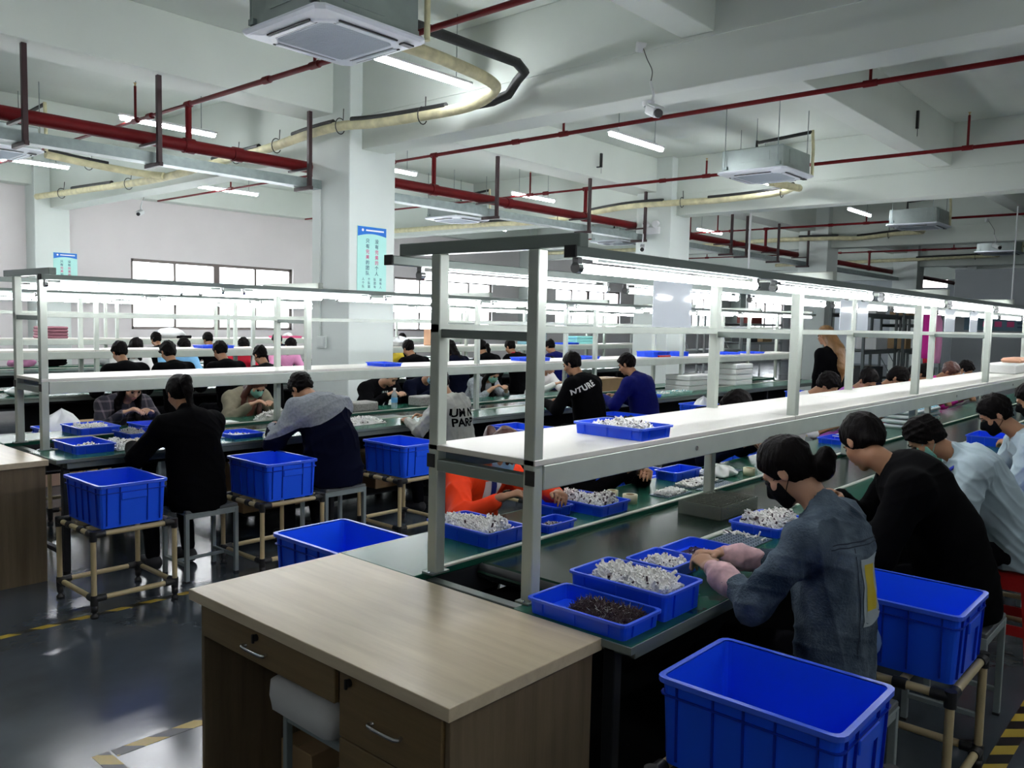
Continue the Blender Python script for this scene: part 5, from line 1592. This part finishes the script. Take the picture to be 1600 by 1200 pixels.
# ---- front bench, far side (facing the camera side)
b, tp, I = person('worker in an orange-red jacket with white shirt and blue lanyard at the front bench', (3.02, 3.00), PI - D(6), lean=24, bow=50, seat=.43,
    hands=((-.14, .62, .90), (.16, .52, .90)), top=F_orange, hair='bun', hairm=F_brown, mask=M_maskb, fem=True, vox=.0065, wr=.013, bulk=.022, sleeve=.80, scale=.93)
cloth_patch(tp, b, [(-.28 + .028 * k, -.050 + .0 * k, .050) for k in range(11)], I['che'] + np.array([0, .1, .02]), (-1, 0, 0), (0, 0, 1), F_white, 'shirt_front', n=8)
cloth_patch(tp, b, [(-.28 + .028 * k, -.014, .016) for k in range(11)], I['che'] + np.array([0, .1, .02]), (-1, 0, 0), (0, 0, 1), mat('tie_blue', (.008, .02, .16), .5), 'lanyard', lift=.007, n=3)
stool_for(3.02, 3.02, 'grey metal stool under the worker in the orange jacket')
b, tp, I = person('worker in black with tweezers, bending low under the front bench shelf', (3.82, 3.00), PI, lean=40, bow=58,
    hands=((-.04, .58, .84), (.12, .54, .86)), top=F_black, hair='short', vox=.0065, bulk=.01)
stool_for(3.82, 3.00, 'grey metal stool under the low bending worker with tweezers')
def tweezers(p, q, lab):
    th = thing('tweezers', lab, 'tweezers', tuple(p), group='tweezers')
    p, q = Vector(p), Vector(q)
    for s_ in (-1, 1):
        MB().tube([p, p + (q - p) * .6 + Vector((.008 * s_, 0, 0)), q], [.003, .004, .0015], 5).build('arm', M_steel, th)
M_tw = M_white
p0 = b.matrix_basis @ Vector(I['tips'][1]); tweezers(p0 + Vector((.03, .03, .07)), p0 + Vector((-.01, -.06, -.05)), 'white tweezers in the low bending worker\'s hand')
b, tp, I = person('worker in navy with black hair holding tweezers before the second post', (5.20, 2.98), PI + D(8), lean=26, bow=56,
    hands=((.02, .56, .86), (.22, .50, .87)), top=F_navy, hair='fringe', vox=.0075, bulk=.012)
stool_for(5.20, 2.98, 'grey metal stool under the worker in navy')
p0 = b.matrix_basis @ Vector(I['tips'][1]); tweezers(p0 + Vector((.03, .03, .06)), p0 + Vector((-.01, -.06, -.05)), 'silver tweezers in the navy worker\'s hand')
FS1 = [
    (7.12, 3.02, 'worker in a white printed T-shirt with bare forearms on the front bench', F_white, 'short', None, .18, -6),
    (8.2, 3.02, 'worker in a purple top beyond the white T-shirt', F_purple, 'short', None, .2, 35),
    (8.95, 3.00, 'worker with thick black hair, beyond the purple top', F_navy, 'fringe', M_maskk, .9, 0),
    (9.95, 3.02, 'worker in a deep red top beyond the thick black hair', F_red, 'lowpony', None, .9, 10),
    (10.95, 3.00, 'worker with brown hair low over the far front bench', F_magenta, 'short', None, .6, 10),
    (11.75, 3.02, 'black-haired worker raised above the shelf, farthest on the front bench', F_white, 'short', M_maskb, .9, 15),
]
for (x, y, lb, m_, hr, mk, sl, yw) in FS1:
    b, tp, I = person(lb, (x, y), PI + D(5), lean=20, bow=42, yaw=yw, hands=((-.14, .50, .85), (.12, .48, .85)), top=m_, hair=hr, mask=mk, vox=.009, sleeve=sl, fem=(hr != 'short'), hairm=F_brown if x == 10.95 else None)
    stool_for(x, y, 'grey metal stool under the ' + ' '.join(lb.split()[:7]) + ', far side')
    if x == 7.12:
        cloth_patch(tp, b, rows(.06, .12, .0, .09, 6), I['che'] + np.array([0, .1, .0]), (-1, 0, 0), (0, 0, 1), M_black, 'shirt_print', n=5)

# the standing woman with long light brown hair
b, tp, I = person('woman standing in the aisle with her back turned, long light brown hair and black coat', (9.85, 3.66), D(-15), stand=True, lean=4, bow=10,
    hands=((-.2, .10, .85), (.2, .10, .85)), top=F_black, hair='verylong', hairm=F_blond, fem=True, vox=.010, bulk=.015, scale=.98)

# ---- second bench, near side
b, tp, I = person('worker with black ponytail and black coat seen from behind in the left aisle', (2.60, 4.90), D(4), lean=12, bow=26, yaw=8,
    hands=((-.20, .46, .84), (.10, .44, .84)), top=F_black, hair='ponytail', fem=True, vox=.008, bulk=.022, wr=.006, collar=True, wide=1.02, scale=.95)
m = MB()
hcw = I['H'](.03, -.10, .07)
MB().tube([I['H'](.02, -.108, .058), I['H'](.035, -.112, .075), I['H'](.045, -.104, .06)], .004, 6).build('hair_clip', M_white, b, off=(0, 0, 0))
b, tp, I = person('worker in a heather grey and navy hooded jacket, seen from behind', (3.62, 4.86), D(6), lean=24, bow=52,
    hands=((-.20, .44, .84), (.12, .42, .84)), top=F_two, hair='short', vox=.0075, bulk=.036, hood=True, wr=.012, wide=1.08)
stool_for(3.62, 4.88, 'grey metal stool under the grey and navy hooded worker')
b, tp, I = person('worker in a pale grey hoodie with dark lettering on the back, behind the nearest posts', (4.98, 4.98), D(12), lean=10, bow=36, yaw=20, seat=.44, scale=.93,
    hands=((-.22, .42, .84), (.06, .42, .86)), top=F_pale, hair='short', vox=.009, bulk=.022, hood=True, wr=.012, sleeve=.92)
for k, tx in enumerate(('UM N', 'PARP')):
    cloth_text(tp, b, tx, .100, I['che'] + np.array([-.05, -.1, .0 - .088 * k]), (1, 0, 0), (0, 0, 1), F_black, 'back_lettering')
stool_for(4.98, 4.98, 'grey metal stool under the pale grey hoodie')
b, tp, I = person('man in a black sweater with white letters across the shoulders, seen from behind', (6.72, 4.86), D(4), lean=14, bow=24, yaw=-5,
    hands=((-.24, .40, .84), (.08, .42, .84)), top=F_black, hair='crop', vox=.009, bulk=.022, wide=1.1, seat=.48)
cloth_text(tp, b, 'NTURE', .074, I['che'] + np.array([-.165, -.1, .035]), (1, 0, .42), (-.42, 0, 1), F_white, 'shoulder_lettering', spacing=1.12)
stool_for(6.72, 4.86, 'grey metal stool under the man with white shoulder letters')
b, tp, I = person('man in a dark blue jacket seen from behind beside the pale trays', (7.72, 4.86), D(6), lean=14, bow=26, yaw=-8,
    hands=((-.22, .42, .84), (.06, .42, .84)), top=F_dkblue, hair='short', vox=.009, bulk=.024, wide=1.04, collar=True)
stool_for(7.72, 4.86, 'grey metal stool under the man in dark blue')

# ---- second bench, far side
FS2 = [
    (3.02, 7.08, 'woman in a dark plaid shirt with long black hair facing the camera over heaped trays', F_plaid, 'long', None, 26, 36, .90, 0, True, M_hair, .010, .008),
    (4.12, 7.05, 'worker in an olive jacket with long hair and green mask facing the camera', F_olive, 'long', M_maskg, 28, 46, .86, 0, True, F_brown, .02, .009),
    (5.72, 7.10, 'worker in a dark coat over a striped shirt, sitting before the first column', F_black, 'short', None, 26, 42, .9, -10, False, M_hair, .03, .009),
    (6.35, 7.12, 'worker in dark clothes beside the striped shirt, mostly behind the nearest post', F_navy, 'short', M_maskb, 26, 40, .9, 0, False, M_hair, .015, .010),
    (7.28, 7.06, 'worker in a grey printed sweatshirt with pale green mask stretching bare hands over the bench', F_grey, 'long', M_maskg, 28, 44, .55, 10, True, M_hair, .012, .010),
    (8.45, 7.06, 'worker in a white shirt half hidden behind the white shoulder letters', F_white, 'short', None, 16, 40, .9, 0, False, M_hair, .01, .010),
]
for (x, y, lb, m_, hr, mk, ln, bw, sl, yw, fem, hm, bk, vx) in FS2:
    b, tp, I = person(lb, (x, y), PI, lean=ln, bow=bw, yaw=yw, hands=((-.10, .50, .90), (.13, .48, .91)), top=m_, hair=hr, mask=mk, vox=vx, sleeve=sl, fem=fem, hairm=hm, bulk=bk, skin=M_skinL, scale=.94, seat=.43)
    stool_for(x, y, 'grey metal stool under the ' + ' '.join(lb.split()[:6]).replace('woman in', 'one in').replace('worker in', 'one in'))
    if x == 5.72:
        for k in range(7):
            cloth_patch(tp, b, [(-.26 + .03 * j, -.045 + k * .013, -.045 + k * .013 + .013) for j in range(10)], I['che'] + np.array([0, .1, .02]), (-1, 0, 0), (0, 0, 1), F_white if k % 2 else mat('stripe_green', (.04, .09, .08), .8), 'striped_shirt', n=1)
    if x == 4.12:
        cloth_patch(tp, b, rows(-.045, .045, -.26, .04), I['che'] + np.array([0, .1, .02]), (-1, 0, 0), (0, 0, 1), mat('brown_top', (.16, .05, .03), .8), 'inner_top', n=6)
# ---- third and fourth benches
T3 = [
    (3.98, 8.93, 0, 'worker in black with a cap, back turned at the third bench, leftmost', F_black, 'short', None, .03),
    (4.52, 8.93, 0, 'worker in black with straight hair, back turned, second at the third bench', F_black, 'fringe', None, .02),
    (5.16, 8.93, 0, 'worker in black, back turned, before the light blue jacket', F_black, 'short', None, .02),
    (5.68, 8.90, 0, 'worker in black with white letters on the back at the third bench', F_black, 'short', None, .02),
    (6.75, 8.93, 0, 'worker in pink, back turned, just left of the first column', F_pink, 'fringe', None, .01),
    (8.12, 8.93, 0, 'worker in a dark coat with white collar right of the first column', F_black, 'short', None, .02),
    (8.95, 8.93, 0, 'worker with dark hair between the nearest posts at the third bench', F_navy, 'long', None, .01),
    (9.65, 8.93, 0, 'round-shouldered worker in black behind the grey sweatshirt', F_black, 'lowpony', None, .03),
    (10.35, 8.93, 0, 'worker in black with a red scarf at the third bench', F_black, 'short', None, .03),
    (11.4, 8.93, 0, 'worker in dark blue at the third bench beside the stacked trays', F_dkblue, 'short', None, .02),
    (4.95, 11.2, PI, 'worker in a white top with black mask facing the camera at the third bench', F_white, 'long', M_maskk, .01),
    (5.60, 11.2, PI, 'worker in a light blue hooded jacket at the third bench', F_lblue, 'short', M_maskb, .03),
    (6.50, 11.2, PI, 'worker in a red jacket with pale mask at the third bench', F_red, 'short', M_maskb, .03),
    (7.30, 11.2, PI, 'worker in a pale pink top facing the camera left of the first column', F_pink, 'fringe', None, .01),
    (9.4, 11.2, PI, 'worker in yellow seen between the posts at the third bench', F_yellow, 'short', None, .01),
    (6.35, 13.05, 0, 'worker in black at the fourth bench below the window, leftmost', F_black, 'short', None, .02),
    (7.25, 13.05, 0, 'worker in black at the fourth bench below the window, second', F_black, 'short', None, .02),
    (8.60, 13.05, 0, 'worker with tall dark hair at the fourth bench near the window end', F_navy, 'fringe', None, .02),
    (11.6, 13.05, 0, 'worker in dark clothes at the fourth bench right of the first column', F_black, 'short', None, .02),
]
for i, (x, y, rt, lb, m_, hr, mk, bk) in enumerate(T3):
    b, tp, I = person(lb, (x, y), rt, lean=14, bow=28 if rt == 0 else 40, top=m_, hair=hr, mask=mk, vox=.013 if y < 12 else .015, bulk=bk, hands=((-.12, .44, .86), (.12, .44, .86)),
                      hood=(m_ is F_lblue), legs=True, seat=.41 if 'letters' in lb else .47, wide=.86 if (rt == 0 and x < 6) else 1.0)
    stool_for(x, y, 'grey metal stool under the ' + ' '.join(lb.replace('worker', 'one').split()[:11]))
    if 'letters' in lb: cloth_text(tp, b, 'STY', .10, I['nek'] + np.array([.03, -.1, -.055]), (1, 0, 0), (0, 0, 1), F_white, 'back_lettering')
    if 'red scarf' in lb:
        t_ = Field(I['nek'] - .2, I['nek'] + .2, .010)
        t_.cap(I['nek'] + np.array([-.06, -.02, 0]), I['nek'] + np.array([.06, -.02, 0]), .07, k=.02)
        o = bpy.data.objects.new('scarf', t_.mesh('scarf', F_red)); COL.objects.link(o); o.parent = b
# ================================================================ posters and boards
M_poster = mat('poster_mint', (0.42, 0.78, 0.72), 0.4)
M_posthead = mat('poster_blue', (0.01, 0.16, 0.62), 0.4)
M_ink = mat('ink_navy', (0.02, 0.05, 0.12), 0.6)
M_inkr = mat('ink_magenta', (0.62, 0.06, 0.22), 0.6)
M_inkw = mat('ink_white', (0.85, 0.88, 0.9), 0.6)
def flat_text(txt, size, loc, m_, parent, name='lettering', axis='-y', wdt=None):
    cu = bpy.data.curves.new('t', 'FONT'); cu.body = txt; cu.size = size; cu.align_x = 'CENTER'; cu.align_y = 'CENTER'; cu.offset = size * .012
    cu.space_line = 1.0
    to = bpy.data.objects.new('t', cu); COL.objects.link(to)
    me = bpy.data.meshes.new_from_object(to)
    bpy.data.objects.remove(to); bpy.data.curves.remove(cu)
    R = Matrix.Rotation(PI / 2, 4, 'X') if axis == '-y' else Matrix.Rotation(-PI / 2, 4, 'Z') @ Matrix.Rotation(PI / 2, 4, 'X')
    org = Vector(ORG.get(parent.name, (0, 0, 0)))
    me.transform(Matrix.Translation(Vector(loc) - org) @ R)
    me.materials.clear(); me.materials.append(m_); me.name = name
    o = bpy.data.objects.new(name, me); COL.objects.link(o); o.parent = parent
    CHILD.setdefault(parent.name, []).append(o)
    return o
def poster(x, y, z1, w_, h_, label):
    """slogan poster on a column face that looks along -y"""
    th = thing('wall_poster', label, 'poster', (x, y, z1 - h_), group='slogan posters')
    MB().box(x, x + w_, y - .008, y - .001, z1 - h_, z1, .001).build('board', M_poster, th)
    # blue heading with a curved lower edge
    n = 10; pts = [(x + .004, y - .0085, z1 - .004), (x + w_ - .004, y - .0085, z1 - .004)]
    low = [(x + .004 + (w_ - .008) * (1 - k / n), y - .0085, z1 - .105 + .035 * math.sin(PI * k / n * .9) - .02 * (k / n)) for k in range(n + 1)]
    m = MB(); m.add(pts[::-1] + low[::-1], [tuple(reversed(range(n + 3)))])
    m.add([(p[0], p[1] + .0003, p[2]) for p in (pts[::-1] + low[::-1])], [tuple(range(n + 3))])
    m.build('heading', M_posthead, th)
    MB().box(x + .12, x + w_ - .04, y - .0092, y - .009, z1 - .052, z1 - .034).build('heading_line', M_inkw, th)
    MB().lathe([(0, 0), (.016, 0)], (0, 0, 0), 12).build('emblem', M_inkw, th, off=(0, 0, 0)).matrix_local = Matrix.Translation((.075, -.0093, h_ - .043)) @ Matrix.Rotation(PI / 2, 4, 'X')
    ch = .053
    for (cx, s, red) in ((x + w_ * .345, '只有完美的团队', (2, 3)), (x + w_ * .66, '没有完美的个人', (2, 3, 4))):
        for k, c_ in enumerate(s):
            flat_text(c_, ch, (cx, y - .0095, z1 - .165 - k * .0605), M_inkr if k in red else M_ink, th, 'character')
    for q in range(4):
        for k in range(3):
            flat_text('人个队团有'[(q + k) % 5], .034, (x + w_ * (.2 + .2 * q), y - .0095, z1 - .595 - k * .042), M_ink, th, 'small_character')
    return th
p1 = poster(5.94, 7.6, 2.675, .42, .73, 'mint slogan poster with blue heading on the first column')
poster(6.06 - .03, 16.65, 2.72, .42, .73, 'mint slogan poster on the wall column at the left edge')
poster(12.86, 7.6, 2.5, .42, .73, 'slogan poster on the second column behind the lamps')
th = thing('notice_board', 'blue-grey notice board on the far grey partition at the right edge', 'board', (20.98, 3.9, 1.68), )
MB().box(20.965, 20.995, 3.2, 4.9, 1.66, 2.12, .004).build('board_panel', mat('board_blue_grey', (.10, .19, .26), .5), th)
MB().box(20.955, 20.965, 3.2, 4.9, 1.54, 1.60, .002).build('lower_strip', mat('strip_blue', (.01, .08, .25), .5), th)
for k, (yy, zz, w_, mm) in enumerate(((4.45, 2.0, .14, M_ink), (4.22, 2.0, .14, M_ink), (4.45, 1.80, .14, M_inkr), (4.22, 1.80, .14, M_inkr), (3.98, 1.8, .14, M_inkr), (3.7, 2.02, .4, M_ink), (3.7, 1.94, .4, M_ink), (3.65, 1.82, .4, M_ink), (3.65, 1.74, .4, M_ink))):
    MB().box(20.960, 20.964, yy - w_ / 2, yy + w_ / 2, zz - (.06 if w_ < .2 else .015), zz + (.06 if w_ < .2 else .015)).build('print_mark', mm, th)
# ================================================================ far storage racks
M_rack = mat('rack_grey', (0.10, 0.12, 0.12), 0.5, metal=.2)
def rack(x0, x1, y0, y1, zs, h, lb, m_=None):
    m_ = m_ or M_rack
    th = thing('storage_rack', lb, 'rack', ((x0 + x1) / 2, (y0 + y1) / 2, 0), group='steel storage racks')
    for x in (x0, x1 - .05):
        for y in (y0, y1 - .05):
            MB().box(x, x + .05, y, y + .05, 0, h, .003).build('upright', m_, th)
    for z in zs:
        MB().box(x0 + .05, x1 - .05, y0 + .01, y1 - .01, z, z + .02, .002).build('shelf_board', m_, th)
        for y in (y0, y1 - .03):
            MB().box(x0 + .05, x1 - .05, y, y + .03, z - .06, z, .002).build('shelf_beam', m_, th)
    MB().tube([(x0 + .02, y0 + .025, .3), (x0 + .02, y1 - .025, 1.4)], .01, 6).build('brace', m_, th)
    return th
rack(16.6, 18.6, 5.6, 6.3, (.45, 1.2, 1.92), 2.25, 'dark grey storage rack behind the standing woman')
rack(18.7, 20.7, 5.5, 6.2, (.45, 1.2, 1.92), 2.25, 'dark grey storage rack right of the first, with a brown carton on top')
rack(21.5, 23.5, 6.2, 6.9, (.45, 1.1, 1.75), 2.1, 'dark storage rack partly behind the far partition')
rack(16.5, 18.5, 10.2, 10.9, (.4, 1.0, 1.6), 2.0, 'thin-legged rack beyond the third bench', mat('rack_pale', (.35, .37, .37), .5))
rack(18.8, 20.8, 10.2, 10.9, (.4, 1.0, 1.6), 2.0, 'thin-legged rack farther beyond the third bench', MATS['rack_pale'])
rack(24.5, 27.5, 12.0, 12.8, (.5, 1.1, 1.7), 2.2, 'farthest rack with dark cartons near the window wall', MATS['rack_pale'])
def carton(x, y, z, sx, sy, sz, lb, m_=None, cat='box'):
    th = thing('carton', lb, cat, (x, y, z))
    MB().box(x, x + sx, y, y + sy, z, z + sz, .006).build('carton_body', m_ or M_card, th)
    MB().box(x - .0005, x + sx + .0005, y + sy * .42, y + sy * .58, z + sz - .02, z + sz + .001).build('tape', MATS['packing_tape'], th)
    return th
carton(19.3, 5.6, 1.941, .5, .4, .30, 'brown carton on the top shelf of the second dark rack')
carton(17.5, 5.7, 1.941, .6, .4, .22, 'white wrapped carton on the top shelf of the first dark rack', M_foam)
carton(17.6, 5.7, 1.221, .7, .4, .25, 'pale rounded bundle on the middle shelf of the first dark rack', M_bag)
carton(19.2, 5.6, 1.221, .35, .4, .28, 'small brown carton on the middle shelf of the second dark rack')
carton(16.9, 5.7, .471, 1.2, .4, .4, 'dark carton on the bottom shelf of the first dark rack', M_leg)
carton(25.0, 12.1, 1.121, .8, .5, .4, 'dark carton on the farthest rack', M_leg)
carton(26.2, 12.1, 1.121, .7, .5, .45, 'brown carton on the farthest rack')
carton(25.3, 12.1, 1.721, .8, .5, .3, 'red-brown carton on top of the farthest rack', mat('red_carton', (.25, .05, .04), .7))
# red and pink cloth hanging near the far racks
th = thing('coat_stand', 'row of red and pink coats hanging on a stand behind the front bench', 'coat stand', (16.0, 4.25, 0))
MB().cyl((15.4, 4.25, 0), (15.4, 4.25, 2.0), .02, 8).cyl((16.6, 4.25, 0), (16.6, 4.25, 2.0), .02, 8).build('pole', M_rack, th)
MB().cyl((15.4, 4.25, 1.95), (16.6, 4.25, 1.95), .015, 8).build('rail', M_rack, th)
for k, (x, mm, z0) in enumerate(((15.6, F_magenta, 1.15), (15.9, F_red, 1.0), (16.3, F_pink, 1.05))):
    rs = []
    for j in range(8):
        t_ = j / 7.0; a_ = .05 + .03 * t_; b_ = .18 + .05 * math.sin(3 * t_)
        rs.append([(x + a_ * math.cos(q) * (1 + .1 * math.sin(4 * q)), 4.25 + b_ * .45 * math.sin(q) * (.55 if j == 0 else 1), 1.93 - (1.93 - z0) * t_) for q in np.linspace(0, 2 * PI, 18, endpoint=False)])
    tag(MB().rings(rs[::-1], True, True, True).build('hanging_coat', mm), ('magenta coat', 'dark red coat', 'pale pink coat')[k] + ' on the stand behind the front bench', 'coat', 'coats on the stand')
# ================================================================ things on the third and fourth benches
S3 = SH
def bundle(x, y, z, sx, sy, n, m_, lb, gp, h=.045):
    for k in range(n):
        tag(MB().box(x + .01 * (k % 2), x + sx, y, y + sy, z + k * (h + .002), z + k * (h + .002) + h, .014).build('folded_bundle', m_), lb + ', ' + ('bottom', 'second', 'third', 'top')[min(k, 3) if n > 3 or k < n - 1 else 3] + ' of its stack', 'bundle', gp)
bundle(4.85, 13.98, S3, .42, .3, 4, mat('dusty_rose_cloth', (.26, .10, .13), .8), 'dusty rose folded bundle on the fourth shelf at the left', 'rose bundles')
bag(7.0, 14.15, S3, .24, .17, 'white plump bag on the fourth bench shelf below the window', M_bag, 5)
tag(MB().box(7.05, 7.32, 13.98, 14.02, S3, S3 + .05, .01).build('dark_pouch', F_black), 'dark pouch before the white bag on the fourth shelf', 'pouch')
m_pk = mat('pink_tray', (.85, .12, .30), .4)
shelf_tray(9.3, 14.1, .30, .14, S3, .04, 'bright pink tray on the fourth shelf left of the first column', m_pk)
bag(9.36, 14.1, S3 + .0035, .10, .09, 'pale lump in the bright pink tray', M_bag, 6)
shelf_tray(5.54, 10.02, .22, .15, S3, .035, 'pale blue tray on the third shelf before the white masks')
shelf_tray(12.9, 10.0, .26, .15, S3, .03, 'lit blue tray on the third shelf beside the pale mint trays')
for k in range(5):
    tag(MB().box(11.75, 12.25, 9.95, 10.25, S3 + k * .062, S3 + k * .062 + .058, .01).build('stacked_tray', mat('teal_tray', (.12, .28, .34), .5)), 'grey-teal tray, %s of a stack on the third shelf' % ('bottom', 'second', 'third', 'fourth', 'top')[k], 'tray', 'stacked teal trays')
for k in range(3):
    tag(MB().box(13.2, 13.9, 9.95, 10.25, S3 + k * .052, S3 + k * .052 + .048, .01).build('mint_bundle', mat('mint_bits', (.30, .75, .72), .6)), 'pale mint bundle, %s on the far third shelf' % ('bottom', 'middle', 'top')[k], 'bundle', 'mint bundles')
bag(8.65, 10.0, S3, .17, .14, 'white wrapped bundle on the third shelf right of the first column', M_bag, 8)
tag(MB().box(9.35, 9.62, 9.95, 10.2, S3, S3 + .26, .008).build('carton', mat('peach_card', (.62, .36, .22), .8)), 'peach-coloured carton on the third shelf beside the nearest post', 'box')
tag(MB().box(9.3, 9.6, 9.5, 9.8, W, W + .3, .008).build('carton', MATS['peach_card']), 'peach-coloured carton on the third worktop below another', 'box')
# sewing-like heaps on the worktops
for k, (x, y, lb, m_) in enumerate(((4.2, 14.45, 'dark purple bundle on the fourth worktop at the left edge', F_navy), (4.75, 14.5, 'pale pink bundle on the fourth worktop', F_pink), (5.2, 14.5, 'dark bundle with pale top on the fourth worktop', F_black), (6.1, 14.4, 'white bundle on the fourth worktop under the shelf', M_bag))):
    bag(x, y, W, .2, .16, lb, m_, 20 + k, 'cloth_bundle')
bag(4.6, 9.65, W, .22, .12, 'white bundle on the third worktop behind the plaid worker', M_bag, 31, 'cloth_bundle')
bag(6.3, 9.62, W, .24, .10, 'white bundle on the third worktop behind the olive jacket', M_bag, 32, 'cloth_bundle')
bag(3.2, 9.66, W, .2, .10, 'pale bundle on the third worktop at the left', M_bag, 33, 'cloth_bundle')
# cartons and dark table in the gap behind the second bench
carton(2.5, 8.35, 0, .55, .45, .40, 'pinkish cardboard carton on the floor behind the second bench', mat('pink_card', (.42, .27, .20), .8))
carton(3.25, 8.45, 0, .5, .4, .55, 'tall cardboard carton on the floor behind the second bench')
th = thing('side_table', 'low dark table in the aisle behind the nearest frame of the second bench', 'table', (2.6, 7.65, 0))
MB().box(1.9, 3.1, 7.45, 7.85, .56, .60, .004).build('tabletop', M_leg, th)
for x in (1.93, 3.05):
    for y in (7.48, 7.80):
        MB().box(x, x + .03, y, y + .03, 0, .56, .003).build('leg', M_leg, th)
# cartons in the dark under the second bench
for k, (x, y, sx, sz, lb) in enumerate(((3.3, 5.55, .5, .34, 'brown carton in the dark under the second bench'), (4.6, 5.6, .45, .30, 'brown carton farther under the second bench'))):
    carton(x, y, .166, sx, .36, sz, lb)
# ================================================================ far half of the front bench
M_tray_w = mat('white_foam_tray', (0.74, 0.80, 0.80), .6)
M_tray_b = mat('pale_blue_foam', (0.25, 0.55, 0.72), .6)
for k in range(4):
    th = thing('foam_tray', 'pale foam tray, %s in the stack beyond the third post' % ('bottom', 'second', 'third', 'top')[k], 'tray', (8.3, 2.35, W + k * .045), group='stack of pale foam trays')
    z = W + k * .045
    MB().box(7.95, 8.75, 2.20, 2.50, z, z + .034, .012).build('tray_body', M_tray_w, th)
    for j in range(9):
        MB().box(7.99 + j * .085, 8.05 + j * .085, 2.215, 2.24, z + .030, z + .040, .003).build('cell', M_tray_b, th)
shelf_tray(7.55, 1.52, .22, .14, W, .07, 'deep blue crate-like tray on the near worktop beyond the phone user')
shelf_tray(8.35, 1.50, .24, .14, W, .08, 'second deep blue tray on the near worktop near the right edge')
shelf_tray(6.6, 2.38, .16, .12, W, .04, 'blue tray in front of the white T-shirt')
shelf_tray(5.55, 1.50, .2, .13, W, .05, 'blue tray in front of the pale blue shirts')
bag(5.15, 1.50, W, .15, .09, 'white and turquoise bag in front of the phone user', M_tray_w, 41)
bag(4.55, 2.34, W, .12, .05, 'white paper bundle at the belt behind the black sweater', M_paper, 42)
for k, (x, lb) in enumerate(((6.9, 'white tray on the far worktop under the purple top'), (7.35, 'second white tray on the far worktop'))):
    shelf_tray(x, 2.40, .16, .10, W, .03, lb, M_tray_w)
th = thing('foam_slab', 'long white foam slab at the far end of the front shelf', 'foam slab', (10.2, 1.9, SH), group='slabs on the front shelf')
MB().box(9.75, 11.6, 1.78, 2.08, SH, SH + .10, .012).build('slab', M_foam, th)
MB().box(10.3, 10.9, 1.83, 2.03, SH + .10, SH + .15, .02).build('hand_cloth', mat('peach_cloth', (.75, .42, .28), .7), th)
for (x, lb) in ((5.3, 'sheet of paper on the front shelf before the third post'), (5.9, 'second sheet of paper on the front shelf'), (7.0, 'third sheet of paper on the front shelf')):
    tag(MB().box(x, x + .30, 1.85, 2.06, SH, SH + .001).build('paper_sheet', M_paper), lb, 'paper')
tag(MB().box(8.6, 9.1, 5.50, 5.52, W, W + .001).build('paper_sheet', M_paper), 'thin paper strip beside the pale trays', 'paper')
print('objects', len(bpy.data.objects), 'tris', sum(len(o.data.polygons) for o in bpy.data.objects if o.type == 'MESH'))
